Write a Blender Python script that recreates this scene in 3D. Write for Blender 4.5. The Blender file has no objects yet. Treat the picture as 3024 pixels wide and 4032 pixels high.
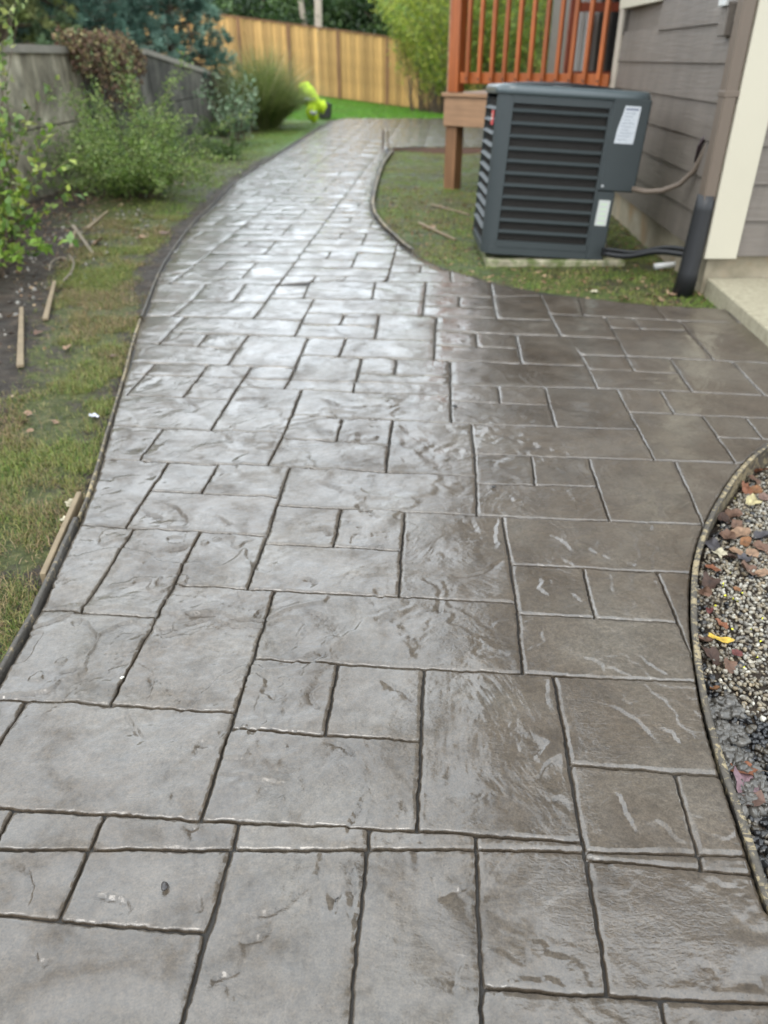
import bpy, math, random
import numpy as np
R = math.radians
scene = bpy.context.scene
COL = scene.collection
# ------------------------------------------------------------------ camera
CAM_H = 1.2; PITCH = R(31.2); FPX = 1620 * 3024 / 1659.0
cam = bpy.data.objects.new('camera', bpy.data.cameras.new('camera'))
COL.objects.link(cam); scene.camera = cam
cam.location = (0, 0, CAM_H); cam.rotation_euler = (R(90) - PITCH, 0, 0)
cam.data.sensor_fit = 'VERTICAL'; cam.data.sensor_height = 24
cam.data.lens = 24 * 1620 / 2212.0
cam.data.clip_start = 0.02; cam.data.clip_end = 500
cam.data.dof.use_dof = True; cam.data.dof.focus_distance = 1.45; cam.data.dof.aperture_fstop = 2.1
# ------------------------------------------------------------------ sky and sun
SUN_EL, SUN_AZ = R(52), R(205)      # azimuth clockwise from +Y: sun behind the camera, a little to the left
world = bpy.data.worlds.new('World'); scene.world = world; world.use_nodes = True
nt = world.node_tree; nt.nodes.clear()
wo = nt.nodes.new('ShaderNodeOutputWorld'); bg = nt.nodes.new('ShaderNodeBackground')
sk = nt.nodes.new('ShaderNodeTexSky'); sk.sky_type = 'NISHITA'; sk.sun_disc = False
sk.sun_elevation = SUN_EL; sk.sun_rotation = SUN_AZ; sk.air_density = 1.0; sk.dust_density = 3.0; sk.ozone_density = 1.0
tc = nt.nodes.new('ShaderNodeTexCoord'); nz = nt.nodes.new('ShaderNodeTexNoise')
nz.inputs['Scale'].default_value = 2.2; nz.inputs['Detail'].default_value = 5
nt.links.new(tc.outputs['Generated'], nz.inputs['Vector'])
cr = nt.nodes.new('ShaderNodeValToRGB')
cr.color_ramp.elements[0].position = .3; cr.color_ramp.elements[0].color = (7.8, 8.6, 9.3, 1)
cr.color_ramp.elements[1].position = .7; cr.color_ramp.elements[1].color = (11.5, 12.4, 13.1, 1)
nt.links.new(nz.outputs['Fac'], cr.inputs['Fac'])
mx = nt.nodes.new('ShaderNodeMix'); mx.data_type = 'RGBA'; mx.inputs[0].default_value = .88
nt.links.new(sk.outputs['Color'], mx.inputs[6]); nt.links.new(cr.outputs['Color'], mx.inputs[7])
nt.links.new(mx.outputs[2], bg.inputs['Color']); bg.inputs['Strength'].default_value = 0.15
nt.links.new(bg.outputs[0], wo.inputs['Surface'])
sl = bpy.data.lights.new('sun', 'SUN'); sl.energy = 0.55; sl.angle = R(24); sl.color = (1, .95, .88)
sun = bpy.data.objects.new('sun', sl); COL.objects.link(sun)
sun.rotation_euler = (R(90) - SUN_EL, 0, R(180) - SUN_AZ)
vs = scene.view_settings; vs.view_transform = 'Standard'; vs.look = 'None'; vs.gamma = 1; vs.use_curve_mapping = False
vs.exposure = 1.04
scene.cycles.max_bounces = 6; scene.cycles.use_denoising = True; scene.cycles.sample_clamp_indirect = 6
# ------------------------------------------------------------------ helpers
rng = np.random.default_rng(7)
RND = random.Random(5)
ZR = {'a': (0, 1900, .9114), 'b': (1500, 1900, .9114), 'c': (0, 2900, .9114), 'd': (1500, 2900, .9114), 'e': (300, 1200, .66305),
      'f': (1300, 1100, .66305), 'g': (2100, 1050, .55455), 'h': (500, 700, .72333), 'i': (1000, 420, .48222), 's': (0, 0, 1),
      'k': (2650, 1700, .49732), 'm': (0, 600, .60277), 'n': (1650, 0, .8282)}
def ray(u, v):
    a = u - 1512.0; b = 2016.0 - v
    return (a, FPX * math.cos(PITCH) + b * math.sin(PITCH), -FPX * math.sin(PITCH) + b * math.cos(PITCH))
def G(u, v, z=0.0):
    r = ray(u, v); t = (z - CAM_H) / r[2]; return (r[0] * t, r[1] * t)
def Q(zc, x, y, z=0.0):
    o = ZR[zc]; return G(o[0] + x * o[2], o[1] + y * o[2], z)
def atY(u, v, Y):
    r = ray(u, v); t = Y / r[1]; return (r[0] * t, Y, CAM_H + r[2] * t)
def hsh(ix, iy, s):
    n = (ix.astype(np.int64) * 374761393 + iy.astype(np.int64) * 668265263 + s * 1274126177) & 0xffffffff
    n = ((n ^ (n >> 13)) * 1274126177) & 0xffffffff
    return ((n ^ (n >> 16)) & 0xffff) / 65535.0
def vn(x, y, s=0):
    x = np.asarray(x, float); y = np.asarray(y, float)
    ix = np.floor(x); iy = np.floor(y); fx = x - ix; fy = y - iy
    fx = fx * fx * fx * (fx * (fx * 6 - 15) + 10); fy = fy * fy * fy * (fy * (fy * 6 - 15) + 10)
    a = hsh(ix, iy, s); b = hsh(ix + 1, iy, s); c = hsh(ix, iy + 1, s); d = hsh(ix + 1, iy + 1, s)
    return (a + (b - a) * fx) * (1 - fy) + (c + (d - c) * fx) * fy
def fbm(x, y, s=0, o=4):
    t = 0; a = .5
    for i in range(o):
        t = t + a * vn(x * 2 ** i + 17.3 * i, y * 2 ** i - 9.1 * i, s + i); a *= .5
    return t / (1 - .5 ** o)
def sm(e0, e1, x):
    t = np.clip((x - e0) / (e1 - e0), 0, 1); return t * t * (3 - 2 * t)
def tag(o, label=None, cat=None, group=None, kind=None):
    if label: o['label'] = label
    if cat: o['category'] = cat
    if group: o['group'] = group
    if kind: o['kind'] = kind
    return o
def empty(name, loc=(0, 0, 0), rz=0, label=None, cat=None, group=None):
    o = bpy.data.objects.new(name, None); COL.objects.link(o); o.location = loc; o.rotation_euler = (0, 0, rz)
    o.empty_display_size = .1
    return tag(o, label, cat, group)
def mesh(name, v, f, m=None, parent=None, smooth=False, col=None, link=True):
    me = bpy.data.meshes.new(name)
    if isinstance(f, np.ndarray):
        v = np.asarray(v, np.float32); k = f.shape[1]
        me.vertices.add(len(v)); me.vertices.foreach_set('co', v.ravel())
        me.loops.add(f.size); me.loops.foreach_set('vertex_index', f.astype(np.int32).ravel())
        me.polygons.add(len(f)); me.polygons.foreach_set('loop_start', np.arange(0, f.size, k, dtype=np.int32))
        me.update(calc_edges=True)
    else:
        me.from_pydata([tuple(p) for p in v], [], f); me.update()
    if smooth: me.polygons.foreach_set('use_smooth', np.ones(len(me.polygons), bool))
    if col is not None:
        ca = me.color_attributes.new('tint', 'FLOAT_COLOR', 'POINT')
        c = np.ones((len(me.vertices), 4), np.float32); c[:, :3] = col; ca.data.foreach_set('color', c.ravel())
    if m: me.materials.append(m)
    o = bpy.data.objects.new(name, me)
    if link: COL.objects.link(o)
    if parent: o.parent = parent
    return o
class MB:
    def __init__(s): s.v = []; s.f = []
    def add(s, v, f):
        n = len(s.v); s.v += [tuple(p) for p in v]; s.f += [tuple(i + n for i in q) for q in f]
    def box(s, x0, x1, y0, y1, z0, z1, bev=0, ax=None, rot=None):
        b = bev
        if b <= 0:
            v = [(x, y, z) for x in (x0, x1) for y in (y0, y1) for z in (z0, z1)]
            f = [(0, 1, 3, 2), (4, 6, 7, 5), (0, 4, 5, 1), (2, 3, 7, 6), (0, 2, 6, 4), (1, 5, 7, 3)]
        else:
            v = []; idx = {}
            for sx in (0, 1):
                for sy in (0, 1):
                    for sz in (0, 1):
                        X = (x0, x1)[sx]; Y = (y0, y1)[sy]; Z = (z0, z1)[sz]
                        dx = b * (1 - 2 * sx); dy = b * (1 - 2 * sy); dz = b * (1 - 2 * sz)
                        for a, p in enumerate(((X, Y + dy, Z + dz), (X + dx, Y, Z + dz), (X + dx, Y + dy, Z))):
                            idx[(sx, sy, sz, a)] = len(v); v.append(p)
            I = idx; f = []
            for q in (0, 1):
                f.append((I[q,0,0,0], I[q,0,1,0], I[q,1,1,0], I[q,1,0,0]) if q == 0 else (I[q,0,0,0], I[q,1,0,0], I[q,1,1,0], I[q,0,1,0]))
                f.append((I[0,q,0,1], I[1,q,0,1], I[1,q,1,1], I[0,q,1,1]) if q == 0 else (I[0,q,0,1], I[0,q,1,1], I[1,q,1,1], I[1,q,0,1]))
                f.append((I[0,0,q,2], I[0,1,q,2], I[1,1,q,2], I[1,0,q,2]) if q == 0 else (I[0,0,q,2], I[1,0,q,2], I[1,1,q,2], I[0,1,q,2]))
            for p in (0, 1):
                for r in (0, 1):
                    f.append((I[p,r,0,0], I[p,r,1,0], I[p,r,1,1], I[p,r,0,1]))
                    f.append((I[p,0,r,0], I[p,1,r,0], I[p,1,r,2], I[p,0,r,2]))
                    f.append((I[0,p,r,1], I[1,p,r,1], I[1,p,r,2], I[0,p,r,2]))
                    for t in (0, 1): f.append((I[p,r,t,0], I[p,r,t,1], I[p,r,t,2]))
        if rot is not None: v = [rot(p) for p in v]
        s.add(v, f); return s
    def tube(s, pts, r, n=8, cap=True):
        pts = [np.array(p, float) for p in pts]; rr = r if hasattr(r, '__len__') else [r] * len(pts)
        v = []; u = None
        for i, p in enumerate(pts):
            d = pts[min(i + 1, len(pts) - 1)] - pts[max(i - 1, 0)]; d /= (np.linalg.norm(d) + 1e-9)
            if u is None:
                u = np.cross(d, (0, 0, 1.0))
                if np.linalg.norm(u) < .1: u = np.cross(d, (0, 1.0, 0))
            u = u - d * np.dot(u, d); u /= (np.linalg.norm(u) + 1e-9); w = np.cross(d, u)
            for k in range(n):
                a = 2 * math.pi * k / n; v.append(p + rr[i] * (u * math.cos(a) + w * math.sin(a)))
        f = []
        for i in range(len(pts) - 1):
            for k in range(n):
                f.append((i * n + k, i * n + (k + 1) % n, (i + 1) * n + (k + 1) % n, (i + 1) * n + k))
        if cap: f.append(tuple(range(n))[::-1]); f.append(tuple((len(pts) - 1) * n + k for k in range(n)))
        s.add(v, f); return s
    def prism(s, poly, z0, z1):
        n = len(poly); v = [(p[0], p[1], z0) for p in poly] + [(p[0], p[1], z1) for p in poly]
        f = [tuple(range(n))[::-1], tuple(range(n, 2 * n))] + [(i, (i + 1) % n, n + (i + 1) % n, n + i) for i in range(n)]
        s.add(v, f); return s
    def build(s, name, m, parent=None, smooth=False, bevel=0):
        o = mesh(name, s.v, s.f, m, parent, smooth)
        if bevel:
            b = o.modifiers.new('b', 'BEVEL'); b.width = bevel; b.segments = 2; b.limit_method = 'ANGLE'
        return o
# ------------------------------------------------------------------ materials
def srgb(r, g, b):
    return tuple((c / 255 / 12.92) if c / 255 <= .04045 else ((c / 255 + .055) / 1.055) ** 2.4 for c in (r, g, b))
class Mat:
    def __init__(s, name, rough=.6, spec=.5, col=(.5, .5, .5)):
        s.m = bpy.data.materials.new(name); s.m.use_nodes = True; s.t = s.m.node_tree
        s.b = s.t.nodes['Principled BSDF']; s.b.inputs['Roughness'].default_value = rough
        s.b.inputs['Specular IOR Level'].default_value = spec; s.b.inputs['Base Color'].default_value = (*col, 1)
        s.co = None
    def n(s, t, **k):
        o = s.t.nodes.new(t)
        for a, v in k.items(): setattr(o, a, v)
        return o
    def L(s, a, b): s.t.links.new(a, b)
    def coord(s, scale=(1, 1, 1), rot=(0, 0, 0), kind='Object'):
        c = s.n('ShaderNodeTexCoord'); m = s.n('ShaderNodeMapping'); m.inputs['Scale'].default_value = scale
        m.inputs['Rotation'].default_value = rot; s.L(c.outputs[kind], m.inputs['Vector']); return m.outputs[0]
    def noise(s, scale, det=4, rough=.55, vec=None, dist=0):
        o = s.n('ShaderNodeTexNoise'); o.inputs['Scale'].default_value = scale; o.inputs['Detail'].default_value = det
        o.inputs['Roughness'].default_value = rough; o.inputs['Distortion'].default_value = dist
        s.L(vec if vec is not None else s.coord(), o.inputs['Vector']); return o.outputs['Fac']
    def vor(s, scale, feat='F1', vec=None):
        o = s.n('ShaderNodeTexVoronoi'); o.feature = feat; o.inputs['Scale'].default_value = scale
        s.L(vec if vec is not None else s.coord(), o.inputs['Vector']); return o
    def ramp(s, fac, *st):
        o = s.n('ShaderNodeValToRGB'); e = o.color_ramp.elements
        while len(e) < len(st): e.new(.5)
        for i, (p, c) in enumerate(st):
            e[i].position = p; e[i].color = (c, c, c, 1) if not hasattr(c, '__len__') else (*c, 1)
        s.L(fac, o.inputs['Fac']); return o.outputs['Color']
    def mix(s, a, b, fac, mode='MIX'):
        o = s.n('ShaderNodeMix', data_type='RGBA', blend_type=mode)
        for k, i in ((fac, 0), (a, 6), (b, 7)):
            if hasattr(k, 'links'): s.L(k, o.inputs[i])
            elif hasattr(k, '__len__'): o.inputs[i].default_value = (*k, 1)
            else: o.inputs[i].default_value = k
        return o.outputs[2]
    def math(s, op, a, b=None):
        o = s.n('ShaderNodeMath', operation=op)
        for k, i in ((a, 0), (b, 1)):
            if k is None: continue
            if hasattr(k, 'links'): s.L(k, o.inputs[i])
            else: o.inputs[i].default_value = k
        return o.outputs[0]
    def color(s, c):
        s.L(c, s.b.inputs['Base Color']); return s
    def rough(s, c): s.L(c, s.b.inputs['Roughness']); return s
    def bump(s, h, strength=.3, dist=.01):
        o = s.n('ShaderNodeBump'); o.inputs['Strength'].default_value = strength; o.inputs['Distance'].default_value = dist
        s.L(h, o.inputs['Height'])
        prev = s.b.inputs['Normal'].links
        if prev: s.L(prev[0].from_socket, o.inputs['Normal'])
        s.L(o.outputs[0], s.b.inputs['Normal']); return s
    def attr(s, name='tint'):
        o = s.n('ShaderNodeAttribute'); o.attribute_name = name; return o.outputs['Color']
    def objrand(s):
        return s.n('ShaderNodeObjectInfo').outputs['Random']
def simple(name, c, rough=.6, spec=.5, var=.15, sc=8, bump=.1, bsc=60):
    m = Mat(name, rough, spec)
    n = m.noise(sc, 5)
    m.color(m.mix(tuple(x * (1 - var) for x in c), tuple(min(1, x * (1 + var)) for x in c), n))
    if bump: m.bump(m.noise(bsc, 4), bump, .004)
    return m.m
def tinted(name, rough=.55, spec=.4, trans=.0, nsc=40):
    m = Mat(name, rough, spec)
    c = m.mix(m.attr(), (.5, .5, .5), .0)
    n = m.ramp(m.noise(nsc, 3), (.3, .75), (.7, 1.25))
    c = m.mix(m.attr(), n, 1.0, 'MULTIPLY'); m.color(c)
    if trans:
        tr = m.n('ShaderNodeBsdfTranslucent'); m.L(c, tr.inputs['Color']); ms = m.n('ShaderNodeMixShader')
        ms.inputs[0].default_value = trans; m.L(m.b.outputs[0], ms.inputs[1]); m.L(tr.outputs[0], ms.inputs[2])
        m.L(ms.outputs[0], m.t.nodes['Material Output'].inputs['Surface'])
    return m.m
M = {}
# wet stamped concrete
def concrete():
    m = Mat('wet_stamped_concrete', .5, .35)
    co = m.coord(); con = m.coord((1, 1, 1), (0, 0, R(28))); st = m.coord((14, 60, 14), (0, 0, R(-25)))
    n1 = m.noise(2.3, 5, .6, co, .6); n2 = m.noise(11, 6, .62, co, .4); n3 = m.noise(90, 4, .6, co)
    c = m.ramp(n1, (.32, (.052, .038, .025)), (.5, (.070, .055, .040)), (.68, (.090, .076, .059)))
    c = m.mix(c, m.ramp(n2, (.34, .72), (.5, 1.0), (.68, 1.22)), .7, 'MULTIPLY')
    c = m.mix(c, m.ramp(n3, (.35, .72), (.65, 1.2)), .8, 'MULTIPLY')
    c = m.mix(c, m.ramp(m.noise(260, 3, .6, co), (.35, .7), (.65, 1.25)), .8, 'MULTIPLY')
    c = m.mix(c, m.ramp(m.objrand(), (0, (.93, .92, .90)), (1, (1.07, 1.06, 1.05))), 1.0, 'MULTIPLY')
    v = m.vor(150, 'F1', co); gate = m.ramp(m.noise(7, 3, .6, co), (.50, 0), (.62, 1))
    pit = m.math('MULTIPLY', m.ramp(v.outputs['Distance'], (.10, 1), (.2, 0)), gate)
    rnd = m.ramp(m.math('FRACT', m.math('MULTIPLY', v.outputs['Color'], 7.3)), (.55, 0), (.6, 1))
    pit = m.math('MULTIPLY', pit, rnd)
    c = m.mix(c, (.03, .028, .026), m.math('MULTIPLY', pit, .8))
    m.color(c)
    # film of bleed water: thick and smooth in places, thin and broken where the paste has dulled
    wet = m.noise(4.2, 6, .62, con, 1.5); fine = m.noise(38, 5, .65, co)
    film = m.math('ADD', wet, m.math('MULTIPLY', m.math('SUBTRACT', fine, .5), .35))
    m.L(m.ramp(film, (.40, 1.0), (.54, .75), (.68, .30)), m.b.inputs['Coat Weight'])
    m.L(m.ramp(film, (.38, .08), (.54, .15), (.68, .27)), m.b.inputs['Coat Roughness'])
    m.b.inputs['Coat IOR'].default_value = 1.66
    m.rough(m.ramp(film, (.3, .30), (.7, .55)))
    sn = m.noise(1, 4, .6, st); rip = m.noise(55, 3, .55, m.coord((1, 2.2, 1), (0, 0, R(20))), .8)
    tex = m.ramp(m.noise(4.2, 4, .6, co, .8), (.42, .04), (.60, 1.0))
    ml = lambda h: m.math('MULTIPLY', h, tex)
    m.bump(m.noise(24, 5, .6, co, .5), .45, .005)
    m.bump(ml(m.mix(sn, rip, .5)), .8, .006)
    m.bump(m.math('MULTIPLY', m.noise(170, 5, .65, co), m.ramp(m.noise(6, 3, .6, co), (.4, .25), (.6, 1))), .8, .0026)
    m.bump(m.math('MULTIPLY', pit, -1), .8, .003)
    cb = m.n('ShaderNodeBump'); cb.inputs['Strength'].default_value = .42; cb.inputs['Distance'].default_value = .006; m.L(ml(m.mix(m.noise(34, 4, .6, co, .6), rip, .5)), cb.inputs['Height'])
    cb2 = m.n('ShaderNodeBump'); cb2.inputs['Strength'].default_value = .6; cb2.inputs['Distance'].default_value = .0012; m.L(ml(m.noise(190, 4, .6, co)), cb2.inputs['Height']); m.L(cb.outputs[0], cb2.inputs['Normal'])
    m.L(cb2.outputs[0], m.b.inputs['Coat Normal'])
    return m.m
M['conc'] = concrete()
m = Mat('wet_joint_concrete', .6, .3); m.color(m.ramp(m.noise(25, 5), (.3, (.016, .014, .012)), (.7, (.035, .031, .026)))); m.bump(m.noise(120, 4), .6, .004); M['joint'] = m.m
# ground: soil, moss, thin grass
def ground_mat():
    m = Mat('soil_and_moss', .75, .3)
    co = m.coord()
    mud = m.ramp(m.noise(9, 6, .65, co), (.3, (.018, .013, .009)), (.55, (.040, .029, .020)), (.75, (.095, .069, .048)))
    moss = m.ramp(m.noise(30, 6, .7, co), (.3, (.022, .026, .008)), (.5, (.058, .068, .018)), (.7, (.13, .125, .045)))
    lawn = m.ramp(m.noise(14, 6, .7, co), (.3, (.05, .12, .012)), (.7, (.11, .22, .03)))
    a = m.attr('tint'); sp = m.n('ShaderNodeSeparateColor'); m.L(a, sp.inputs[0])
    f = m.math('ADD', sp.outputs[0], m.math('MULTIPLY', m.math('SUBTRACT', m.noise(6, 6, .7, co), .5), 2.2))
    c = m.mix(mud, moss, m.ramp(f, (.38, 0), (.62, 1)))
    c = m.mix(c, lawn, sp.outputs[1]); m.color(c)
    m.rough(m.ramp(m.noise(12, 3, .5, co), (.3, .45), (.7, .9)))
    m.bump(m.noise(70, 6, .7, co), 1.0, .016); m.bump(m.noise(16, 5, .7, co), .7, .03)
    return m.m
M['ground'] = ground_mat()
M['leaf'] = tinted('foliage_leaf', .45, .45, .35)
M['leafmatte'] = tinted('dull_leaf', .7, .25, .15)
M['dry'] = tinted('dry_leaf', .6, .25, 0, 90)
M['grass'] = tinted('grass_blade', .5, .35, .3)
M['pebble'] = tinted('wet_pebble', .28, .5, 0, 120)
M['bark'] = simple('bark', (.12, .09, .065), .85, .2, .4, 20, .5, 60)
M['palebark'] = simple('pale_bark', (.42, .36, .29), .8, .2, .25, 14, .4, 50)
def wood(name, c, rough=.6, grain=1, var=.35, rv=.25, axis=2, spec=.4):
    m = Mat(name, rough, spec); s = [26, 26, 26]; s[axis] = 1.6
    n = m.noise(1, 5, .6, m.coord(tuple(s)), .3); n2 = m.noise(3, 4)
    cc = m.mix(tuple(x * (1 - var) for x in c), tuple(min(1, x * (1 + var)) for x in c), m.ramp(n, (.3, 0), (.7, 1)))
    cc = m.mix(cc, m.ramp(n2, (.3, .8), (.7, 1.15)), .8, 'MULTIPLY')
    cc = m.mix(cc, m.ramp(m.objrand(), (0, 1 - rv), (1, 1 + rv)), 1.0, 'MULTIPLY')
    m.color(cc); m.bump(n, .35 * grain, .003); return m.m
M['stain'] = wood('orange_stained_cedar', (.29, .075, .015), .42, 1, .3, .12)
M['stainlight'] = wood('weathered_fir', (.27, .155, .085), .6, 1, .25, .1, 0)
M['postwood'] = wood('brown_fir_post', (.19, .095, .045), .6, 1, .3, .1)
M['fence'] = wood('new_cedar_board', (.46, .275, .095), .6, .8, .2, .30)
M['siding'] = None
def siding():
    m = Mat('painted_siding', .5, .4)
    g = m.noise(1, 5, .6, m.coord((3, 3, 60)), .6)
    g2 = m.noise(1.6, 5)
    c = m.mix((.112, .094, .078), (.150, .128, .108), g2)
    c = m.mix(c, m.ramp(g, (.3, .88), (.7, 1.08)), .7, 'MULTIPLY')
    c = m.mix(c, m.ramp(m.noise(2.5, 6, .7), (.45, 1.0), (.75, .78)), .6, 'MULTIPLY')
    c = m.mix(c, m.ramp(m.noise(1, 5, .6, m.coord((9, 9, 1.2))), (.4, .86), (.62, 1.06)), .8, 'MULTIPLY'); m.color(c); m.bump(g, .8, .004); return m.m
M['siding'] = siding()
M['trim'] = simple('cream_trim', (.42, .385, .30), .5, .4, .05, 3, .12, 40)
M['trim2'] = simple('tan_trim', (.36, .31, .25), .5, .4, .08, 4, .1, 40)
M['brownmetal'] = simple('brown_downspout_paint', (.115, .088, .066), .5, .35, .1, 6, .05, 30)
M['black'] = simple('black_plastic', (.012, .012, .013), .45, .4, .2, 10, .2, 50)
M['acgreen'] = simple('grey_green_enamel', (.032, .039, .040), .55, .35, .12, 5, .06, 90)
M['acdark'] = simple('dark_coil', (.014, .012, .010), .7, .2, .3, 40, .5, 200)
M['acwire'] = simple('coil_guard_wire', (.035, .032, .028), .5, .4, .1, 10, 0)
M['aclip'] = simple('enamel_lip', (.062, .078, .082), .3, .5, .1, 6, .05, 60)
M['steel'] = simple('galvanised_steel', (.35, .36, .36), .35, .6, .1, 30, .1, 80)
m = Mat('label_paper', .45, .4); w_ = m.vor(26, 'F1', m.coord((1.5, 1, 5))); m.color(m.ramp(w_.outputs['Distance'], (.16, (.25, .27, .31)), (.3, (.46, .48, .50)))); M['paper'] = m.m
M['whitelabel'] = simple('white_label', (.46, .47, .44), .45, .4, .04, 30, 0)
M['ink'] = simple('printed_ink', (.16, .17, .22), .5, .3, .1, 30, 0)
M['greenink'] = simple('pale_green_ink', (.45, .6, .35), .5, .3, .1, 30, 0)
M['red'] = simple('red_badge', (.5, .05, .06), .35, .5, .1, 30, 0)
M['white'] = simple('white_plastic', (.5, .5, .48), .35, .5, .05, 20, .05, 40)
m = Mat('foundation_concrete', .75, .3)
cc = m.ramp(m.noise(5, 6, .65), (.3, (.20, .17, .115)), (.6, (.31, .265, .19)), (.8, (.40, .36, .29)))
m.color(m.mix(cc, (.30, .17, .07), m.ramp(m.noise(2.4, 4), (.55, 0), (.72, .7)))); m.bump(m.noise(50, 6), .4, .006); M['found'] = m.m
m = Mat('broomed_concrete', .8, .3); m.color(m.ramp(m.noise(30, 6, .7), (.3, (.22, .19, .13)), (.7, (.34, .31, .22)))); m.bump(m.noise(160, 5, .7), .5, .004); M['step'] = m.m
m = Mat('mossy_pad', .8, .3); m.color(m.mix(m.ramp(m.noise(9, 5), (.3, (.2, .18, .12)), (.7, (.42, .38, .27))), (.10, .12, .04), m.ramp(m.noise(6, 5, .7), (.45, 0), (.58, 1)))); m.bump(m.noise(60, 5), .5, .006); M['pad'] = m.m
# weathered retaining wall
m = Mat('weathered_wall_concrete', .8, .3)
st = m.noise(1, 6, .65, m.coord((1.5, 1.5, .8)), 1.8); bl = m.noise(2.2, 6, .6)
c = m.ramp(st, (.3, (.12, .105, .075)), (.46, (.27, .24, .175)), (.6, (.44, .40, .30)), (.76, (.66, .60, .47)))
c = m.mix(c, m.ramp(bl, (.38, .35), (.62, 1.15)), .85, 'MULTIPLY')
m.color(c); m.bump(m.noise(40, 6), .5, .01); M['wall'] = m.m
M['wallcap'] = simple('wall_cap_concrete', (.26, .24, .20), .8, .3, .35, 9, .4, 50)
# cement-smeared form board
def formboard(name, base, smear, thr):
    m = Mat(name, .55, .4); n = m.noise(48, 6, .7, m.coord(), .5); n2 = m.noise(2.5, 3)
    f = m.math('ADD', n, m.math('MULTIPLY', m.math('SUBTRACT', n2, .5), .5))
    c = m.mix(base, smear, m.ramp(f, (thr - .03, 0), (thr + .03, 1)))
    c = m.mix(c, m.ramp(m.noise(90, 4), (.3, .75), (.7, 1.2)), .8, 'MULTIPLY')
    m.color(c); m.bump(n, .8, .006); m.bump(m.noise(120, 4), .5, .003); return m.m
M['board_dark'] = formboard('cement_smeared_board', (.20, .155, .09), (.062, .055, .046), .40)
M['board_pale'] = formboard('pale_wood_board', (.27, .215, .125), (.070, .060, .047), .47)
M['board_red'] = formboard('reddish_board', (.12, .06, .04), (.09, .075, .06), .55)
M['stakewood'] = simple('split_pine', (.19, .145, .09), .7, .3, .35, 25, .4, 60)
M['greystick'] = simple('weathered_stick', (.19, .16, .12), .8, .2, .35, 25, .4, 60)
m = Mat('hi_vis_fabric', .7, .3, (.48, .66, .03)); m.bump(m.noise(25, 5), .6, .02); M['hivis'] = m.m
M['band'] = simple('reflective_band', (.45, .47, .47), .35, .6, .1, 20, .1, 60)
m = Mat('window_glass', .06, .6, (.05, .055, .06)); M['glass'] = m.m
M['blind'] = simple('pale_blind', (.36, .33, .30), .7, .3, .1, 12, .1, 30)
M['darkroom'] = simple('dark_door_frame', (.02, .018, .017), .5, .3, .1, 12, 0)
M['shade_stain'] = wood('shaded_rail_stain', (.16, .035, .015), .5, 1, .3, .1)  # rear railing stain, coloured darker and redder to stand in for shade
M['roof'] = simple('roof_shingle', (.06, .058, .055), .85, .2, .3, 12, .4, 30)
M['drainstone'] = tinted('stone', .6, .4, 0, 60)
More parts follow.
